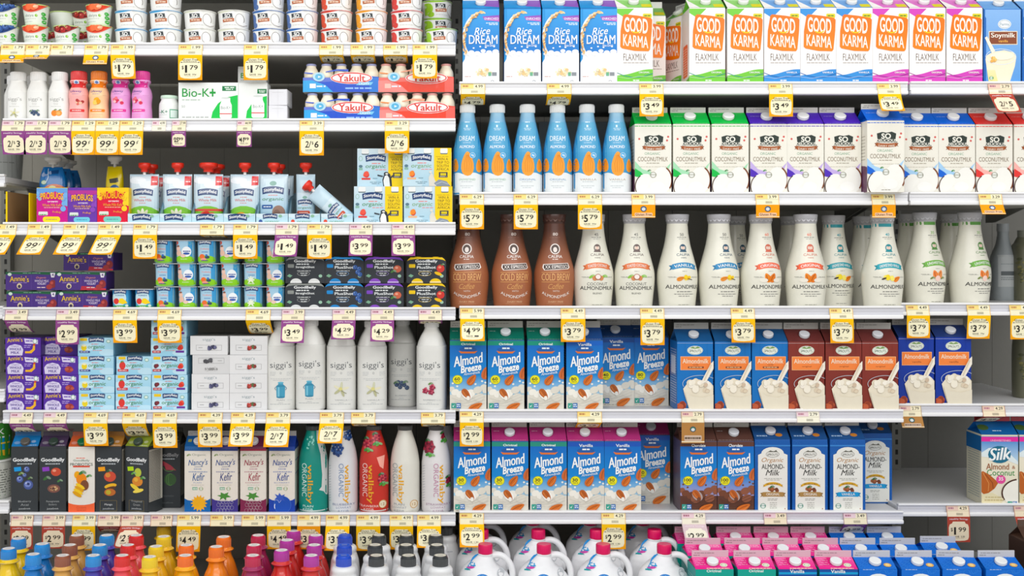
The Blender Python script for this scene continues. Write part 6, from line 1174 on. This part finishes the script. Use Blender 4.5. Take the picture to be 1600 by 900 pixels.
def lowfront(bg, tx):
    a = Art(); a.r(0, 0, 100, 240, bg)
    if tx: a.r(0, 214, 100, 220, '1f9ad0' if tx == 'Vanilla' else bg); a.t(tx, 48, 222, 38, 9, 'f0f4f2', .03); a.m(40, 66, 230, 3, 'f0b4d4')
    else:
        for k in range(50): a.ring((k*37) % 100, (k*53) % 232, 9, 9, 1, '3a86dc', 0, 360, 10)
        a.e(50, 196, 32, 20, 'eef2f2'); a.m(10, 40, 227, 2.4, 'c4dcf4')
    return a
for key, sd, bg, tx, gb_, pk in (('pk_o', '12908c', '14a090', 'Original', 'ea4a9a', 1), ('pk_v', '128a8c', '1f4f9c', 'Vanilla', 'ea4a9a', 1), ('bl_c', '1c66c4', '1f6fd0', None, '1f6fd0', 0)):
    sa = side_micro(.218, .095, mix(sd, 'ffffff', .25)); carton(key, 59, 131, .095, lowfront(bg, tx), sd, gb_, 'd8b4c0' if pk else 'c8c8cc', 'eceff0', gart=pinkgable(pk), sideart=sa, capr=.0155, gh=.020, finh=.017, capt=.5)
G1, G2 = 'pink-topped coconut drink cartons on the bottom deck', 'blue-topped drink cartons on the bottom deck'
for k, (pts, keys) in enumerate((((1110, 1175, 1238, 1301), ('pk_o', 'pk_o', 'pk_v', 'pk_v')), ((1097.5, 1159, 1219, 1281.5), ('pk_o', 'pk_o', 'pk_v', 'pk_v')), ((1081, 1145.5, 1204, 1262), ('pk_o', 'pk_o', 'pk_v', 'pk_v')))):
    y = -.21+.1*k
    for i, (px, key) in enumerate(zip(pts, keys)):
        x = PX(px, y+.0447); place(key, 'coconut_drink_carton', 'pink-topped %s carton, %s in the %s row of pink cartons' % ('teal' if key == 'pk_o' else 'navy', ORD[i] if i < 3 else 'last', ROWW[k]), x, y, deck_z(x, y)+.0003, math.radians(random.uniform(-1.2, 1.2)), G1, s=.94)
for k, pts in enumerate(((1361.5, 1427, 1490.5, 1556.5), (1340, 1402), (1322, 1381))):
    y = -.21+.1*k
    for i, px in enumerate(pts):
        x = PX(px, y+.0447); place('bl_c', 'drink_carton', 'blue-topped carton with circle pattern, %s in the %s row of blue cartons' % (ORD[i], ROWW[k]), x, y, deck_z(x, y)+.0003, math.radians((0, 0, -3, .6)[i] if k == 0 else .5), G2, s=.94)
x = PX(1465, -.05); place('bl_c', 'drink_carton', 'blue-topped carton with circle pattern standing alone behind the front row', x, -.095, deck_z(x, -.095)+.0004, 0, G2, s=.94)
da = Art().r(0, 0, 100, 300, '4a3428').t('3', 30, 210, 10, 12, 'c8b49a', .02).m(20, 80, 190, 3, 'a08a70').m(20, 80, 170, 3, 'a08a70').m(30, 90, 240, 8, 'e0d4c0')
carton('dk', 60, 145, .09, da, '3e2c24', '4a3428', '5a4438', None, gart=Art().r(0, 0, 100, 60, '4a3428'))
x = PX(1628, -.1); carton_ = place('dk', 'drink_carton', 'dark brown carton cut off by the right edge beside the blue cartons', x, -.12, deck_z(x, -.12)+.0004, 0)

# ================================================================ price tags
STY = {'y': ('f4b228', 'f2eccb', 'yellow'), 'p': ('8d4a86', 'efe6c8', 'purple-bordered'), 'r': ('b04a3c', 'efe0c4', 'red-bordered'), 'o': ('f0a01e', 'f3ecc8', 'orange-yellow'), 'w': ('d9c4c8', 'f0ecd8', 'pale'), 'g': ('b0804a', 'efe6c8', 'brown')}
TAGL = {}
SAVE = {'3.79': '70¢', '1.49': '30¢', '1.79': '20¢', '2/3': '58¢', '1.99': '2.30', ('y', '2.99'): '1.30', ('w', '2.99'): '1.30', '4.49': '1.50', '4.99': '1', '3.99': '70¢', ('p', '3.99'): '50¢', '4.29': '20¢', '2/7': '58¢', '2/6': '39¢'}
def tag(shelf, x0, x1, sty, small, price, ybot, skew=0, yf=0.0, lean=1, deal=False, curl=0, top=None, fl=0):
    """shelf label in the price rail plus, when ybot is given, the sale card hanging from it down to row ybot"""
    bc, pc, nm = STY[sty]; py = SH[shelf] if top is None else top; W = (x1-x0)*U; xc = PX((x0+x1)/2); zt = PZ(py, yf)
    H1 = .0275; s = MB(); a = Art(); h = H1/W*100
    a.r(0, 0, 100, h, pc); a.r(0, h*.56, 52, h, 'f1d98c' if sty in 'yo' else ('e6cdd2' if sty in 'pw' else 'e6c8b8')); a.r(0, h*.50, 100, h*.52, 'b4ac90'); a.m(8, 32, h*.78, h*.16, 'c08a5a' if sty in 'yo' else 'b0788a'); a.t(small, 74, h*.76, 32 if len(small) < 5 else 40, h*.27, '4a4640', .02)
    for k in range(11): a.r(42+k*2.6, h*.12, 43.2+k*2.6, h*.34, '7a7668')
    for q in ((0, 0, 2.2, h), (97.8, 0, 100, h)): a.r(*q, mix(bc, pc, .25))
    p0, p1 = Vector((-W/2, .0002, -.0060)), Vector((-W/2, -.0078, -.0060-H1*.99)); d = p1-p0
    s.add([tuple(p0), tuple(p0+Vector((W, 0, 0))), tuple(p1+Vector((W, 0, 0))), tuple(p1)], [(0, 1, 2, 3)], pc, 'paper')
    s.art(a, plane(p1, (W, 0, 0), tuple(-d*(W/H1)), (0, -1, -.28)), h, 'paper')
    parts = [('shelf_label', s, None, ())]
    if ybot:
        app = (ybot-py-20.3)*U; full = 40.5*U if not deal else max(app, 19*U); full = max(full, app) if app < 34.5*U and not fl else app
        th = math.acos(max(-1, min(1, app/full)))*lean; f = MB(); a = Art(); h = full/W*100
        a.r(0, 0, 100, h, bc if sty != 'y' else ('f0a024', 'f6c428'))
        if deal:
            a.r(0, h*.05, 100, h*.1, pc); a.e(50, h*.68, 13, 12, '5a7a9a' if sty != 'g' else '3a7a5a'); a.e(50, h*.66, 8, 7, 'd8dce0'); a.ring(50, h*.68, 13, 12, 2, '3a4a6a'); a.rr(12, h*.12, 88, h*.38, 4, mix(bc, 'ffffff', .35)); a.t('Gluten Free', 50, h*.25, 70, h*.17, '4a3a20', .015) if sty != 'g' else a.m(14, 86, h*.25, h*.1, '6a5a4a')
        else:
            pts = [(10, 12), (24, 7), (50, 5.5), (76, 7), (90, 12), (94, 24), (94, h*.62), (90, h*.74), (80, h*.78), (76, h*.86), (24, h*.86), (20, h*.78), (10, h*.74), (6, h*.62), (6, 24)]
            if sty in 'yo':
                a.p(pts, pc); a.t('Gluten Free', 50, h*.81, 66, h*.09, '5a5448', .01); a.m(22, 78, h*.735, 2, '6a6454'); a.p([(10, h*.7), (16, h*.73), (16, h*.67)], '3a3a34'); a.p([(90, h*.7), (84, h*.73), (84, h*.67)], '3a3a34'); a.r(14, h*.695, 86, h*.705, '5a5648')
            else:
                a.p([(x, y*.94) for x, y in pts], pc); a.t('Healthy Savings', 50, h*.89, 80, h*.075, 'f2e4ee', .015, 0, 0, 2)
            c = '2e2c28'; cy = h*.45
            if price.startswith('2/'): a.t('2/', 36, cy, 26, h*.27, c, .02, .15); a.t('$', 54, cy+5, 7, h*.13, c, .01); a.t(price[2:], 70, cy, 17, h*.27, c, .03, .1)
            elif price.endswith('c'): a.t(price[:-1], 44, cy, 46, h*.28, c, .012, .18); a.t('¢', 77, cy+7, 9, h*.17, c, .01, .15)
            else:
                lead, ce = price.split('.'); wd = 17 if len(lead) == 1 else 30
                if lead == '1': wd = 9
                x = 33 if len(lead) == 1 else 34
                a.t('$', 19, cy+4, 9, h*.16, c, .008); a.t(lead, x, cy-1, wd, h*.30, c, .045); a.t(ce, 65, cy+5, 33, h*.18, c, .015)
            a.t('SAVE', 38, h*.215, 26, h*.065, '4a4844', .01); a.t(SAVE.get((sty, price), SAVE.get(price, '50¢')), 67, h*.215, 17, h*.065, '4a4844', .02); a.m(30, 72, h*.15, .9, '9a9480')
        # the card bends out of the rail: a strip of rows along a gentle curve
        N = 9; cz = []; yy, zz = -.0080, -.0060-H1
        L = full/N
        for k in range(N+1):
            t = k/N; ang = th*(1+curl*(t-.5)*1.2) if curl else th; cz.append((yy, zz, skew*U*t)); yy -= L*math.sin(ang); zz -= L*math.cos(ang)
        def mp(x, y, o):
            t = max(0, min(.99999, 1-y/h))*N; i = int(t); u = t-i; A, B = cz[i], cz[i+1]; dy, dz = B[0]-A[0], B[1]-A[1]; l = math.hypot(dy, dz)
            return ((x/100-.5)*W+A[2]+(B[2]-A[2])*u, A[0]+dy*u+dz/l*o, A[1]+dz*u-dy/l*o)
        base = [mp(x, h*(1-k/N), -.0003) for k in range(N+1) for x in (0, 100)]
        f.add(base, [(2*k, 2*k+1, 2*k+3, 2*k+2) for k in range(N)], mix(bc, pc, .4), 'paper', True); f.art(a, mp, h, 'paper', 12 if abs(th) > .1 or skew else 0)
        parts.append(('sale_card', f, None, ()))
    cand = [q for q in SEEN if q[0] == shelf]; near = min(cand, key=lambda q: abs(q[1]-xc))[2] if cand else 'shelf'
    lab = (nm+(' sale tag reading '+price.replace('c', ' cents') if price and not deal and ybot and ybot-py > 34 else ((' gluten free tag' if sty != 'g' else ' and cream tag') if deal else (' curled sale tag' if ybot else ' small shelf label '+small)))+' below '+near)
    if lab in LABELS:
        for ex in (' too', ' as well', ' also', ' again'):
            if lab+ex not in LABELS: break
        lab = lab.replace(' below ', ' slightly right, below ')
        if lab in LABELS: lab = lab.replace('slightly right', 'farther right')
    key = 'tag%d' % len(TAGL); TAGL[key] = 1; kind(key, 'price tag', parts)
    place(key, 'price_tag', lab, xc+(yf*0), yf, zt, 0, 'price tags hanging from the shelf rails')
T = tag
# left bay, top shelf down
T('L1', 2, 40, 'y', '1.79', '', 101, 3, deal=True); T('L1', 41, 79, 'y', '1.79', '', 96, 1, deal=True); T('L1', 80, 115, 'y', '1.79', '', None); T('L1', 133, 170, 'y', '1.79', '', 103, 1, deal=True)
for x in (174, 279.5, 381.5): T('L1', x, x+37.5, 'y', '1.99', '1.79', (124, 126, 126)[int((x-174)//100)], 2 if x == 174 else 0)
for x in (499, 548, 599): T('L1', x, x+37.5, 'y', '1.99', '1.79', 93, lean=-1)
T('L1', 645, 683, 'y', '1.99', '1.79', 123.5)
for x, sk in ((3.5, 3), (40, -1), (76.5, 2)): T('L2', x, x+36, 'p', '1.79', '2/3', 242, sk)
for x in (113, 150.5, 188): T('L2', x, x+37, 'y', '1.29', '99c', 242.5, -1)
T('L2', 238, 260, 'w', '4.99', '', None); T('L2', 269, 291.5, 'p', '27.99', '25.99', 230, fl=1); T('L2', 370.5, 394, 'p', '44.99', '41.99', 230, fl=1)
T('L2', 468.5, 506.5, 'y', '3.39', '2/6', 243.5); T('L2', 601.5, 639.5, 'y', '3.29', '2/6', 240, lean=-1)
for x in (-10, 44, 100, 154): T('L3', x, x+36.5, 'y', '1.49', '99c', 398, -7, lean=1)
T('L3', 209, 246.5, 'y', '1.79', '1.49', 404.5); T('L3', 313, 350.5, 'y', '1.79', '1.49', 371, lean=-1); T('L3', 365, 403, 'y', '1.79', '1.49', 404.5)
T('L3', 430.5, 467, 'p', '1.79', '1.49', 401); T('L3', 480.5, 518.5, 'y', '1.79', '1.49', 404.5); T('L3', 546, 582.5, 'p', '4.49', '3.99', 400, 1); T('L3', 612, 648.5, 'p', '4.49', '3.99', 400, 1)
T('L4', 8.5, 44.5, 'p', '3.49', '2.99', 520, 2, lean=-1, curl=.8); T('L4', 88.5, 125, 'p', '3.49', '2.99', 538, 0); T('L4', 177.5, 215, 'y', '4.69', '3.99', 535.5, 1); T('L4', 247, 284, 'y', '4.69', '3.99', 535.5, 1)
T('L4', 384.5, 423, 'y', '4.69', '3.99', 522.5, 2, lean=-1, curl=.6); T('L4', 440.5, 476.5, 'p', '3.99', '3.49', 534, 1.5); T('L4', 519.5, 556, 'p', '4.49', '4.29', 528, 1); T('L4', 579.5, 616, 'p', '4.49', '4.29', 531.5, 1); T('L4', 654, 691, 'p', '4.49', '4.29', 508, lean=-1)
T('L5', 16, 52.5, 'p', '4.49', '3.99', 675, 2, lean=-1, curl=.9); T('L5', 68.5, 105, 'p', '4.49', '3.99', 673, 1, lean=-1, curl=.9); T('L5', 131.5, 169, 'y', '4.69', '3.99', 696, 2); T('L5', 192, 229, 'y', '4.69', '3.99', 685, 1.5, lean=-1, curl=.7); T('L5', 239.5, 277, 'y', '4.69', '3.99', 699, 1.5)
T('L5', 310, 348, 'y', '4.39', '3.99', 698, .5); T('L5', 361.5, 399, 'y', '4.39', '3.99', 693, .5); T('L5', 416, 454, 'y', '3.79', '2/7', 694); T('L5', 500, 537.5, 'y', '3.79', '2/7', 687); T('L5', 549, 586.5, 'y', '3.79', '2/7', 671, lean=-1); T('L5', 658, 695.5, 'y', '3.79', '2/7', 671.5, lean=-1)
T('L6', 18, 53, 'r', '3.99', '2.99', 857); T('L6', 67, 103, 'r', '3.99', '2.99', 856); T('L6', 114, 150, 'y', '3.99', '2.99', 859); T('L6', 153.5, 189, 'r', '3.99', '2.99', 834, lean=-1, curl=.7); T('L6', 190, 225, 'r', '3.99', '2.99', 847.5, -4, lean=1); T('L6', 236, 270, 'r', '3.99', '2.99', 829, lean=-1)
T('L6', 277.5, 314.5, 'y', '5.99', '4.49', 861, -1.5); T('L6', 329, 366, 'o', '5.99', '4.49', 826, lean=-1); T('L6', 378, 415, 'o', '5.99', '4.49', 826, lean=-1); T('L6', 418, 455, 'y', '5.99', '4.49', 857)
T('L6', 465, 501, 'o', '4.99', '3.99', 857, lean=-1); T('L6', 509.5, 546.5, 'y', '4.99', '3.99', 853); T('L6', 557, 594.5, 'y', '4.99', '3.99', 859.5); T('L6', 609, 645.5, 'y', '4.99', '3.99', 857.5, lean=-1); T('L6', 652, 689, 'y', '4.99', '3.99', 847)
# middle and right bays
T('R1', 720, 758, 'y', '4.99', '4.79', 158, 0, lean=-1, curl=.6); T('R1', 854.5, 892.5, 'y', '4.99', '4.79', 158.5, lean=-1, curl=.6); T('R1', 998.5, 1036, 'y', '3.99', '3.49', 182.5); T('R1', 1200.5, 1237.5, 'y', '3.99', '3.49', 183); T('R1', 1370, 1406, 'y', '3.99', '3.49', 177, -4, lean=1, curl=.5); T('R1', 1543, 1580, 'r', '2.79', '2/5', 179.5, 2, lean=1)
for x in (718.5, 802.5, 902.5): T('R2', x, x+37.5, 'y', '6.29', '5.79', 358.5)
for x in (986.5, 1180, 1361): T('R2', x, x+36.5, 'o', '3.99', '', 340.5, deal=True)
T('R2', 1528.5, 1565, 'o', '3.29', '', 335.5, -1, deal=True)
T('R3', 719, 756.5, 'y', '5.99', '4.99', 531); T('R3', 876, 914, 'y', '4.49', '3.79', 534); T('R3', 1000, 1037.5, 'y', '4.49', '3.79', 539); T('R3', 1141.5, 1178.5, 'y', '4.49', '3.79', 535, .5); T('R3', 1295.5, 1332, 'y', '4.49', '3.79', 536, .5)
T('R3', 1427, 1463.5, 'y', '4.49', '3.79', 529, 0, yf=.05, top=473); T('R3', 1523.5, 1560, 'y', '4.49', '3.79', 530, -2, yf=.05, top=473); T('R3', 1591, 1627, 'y', '4.49', '3.79', 531, 0, yf=.05, top=473)
T('R4', 718.5, 755.5, 'y', '4.29', '2.99', 697); T('R4', 902, 940, 'y', '4.29', '3.79', 673, lean=-1); T('R4', 1064, 1099.5, 'g', '2.79', '', 692, deal=True); T('R4', 1244, 1280, 'w', '2.79', '', None); T('R4', 1416, 1451, 'g', '2.79', '', 667, yf=.05, top=630.5, deal=True); T('R4', 1548, 1584, 'r', '4.29', '1.99', 664, 0, yf=.05, top=630.5, lean=-1)
T('R5', 718, 756, 'y', '4.29', '2.99', 847); T('R5', 939.5, 977, 'y', '4.29', '2.99', 857); T('R5', 1064.5, 1102, 'w', '4.29', '2.99', 845, 1); T('R5', 1192.5, 1229, 'p', '3.49', '2.99', 824, lean=-1); T('R5', 1317, 1354, 'p', '3.49', '2.99', 841, 2, lean=-1); T('R5', 1491, 1527, 'r', '4.29', '1.99', 847, .5, yf=.05, top=786.5); T('R5', 1598, 1634, 'r', '4.29', '1.99', 840, 0, yf=.05, top=786.5)
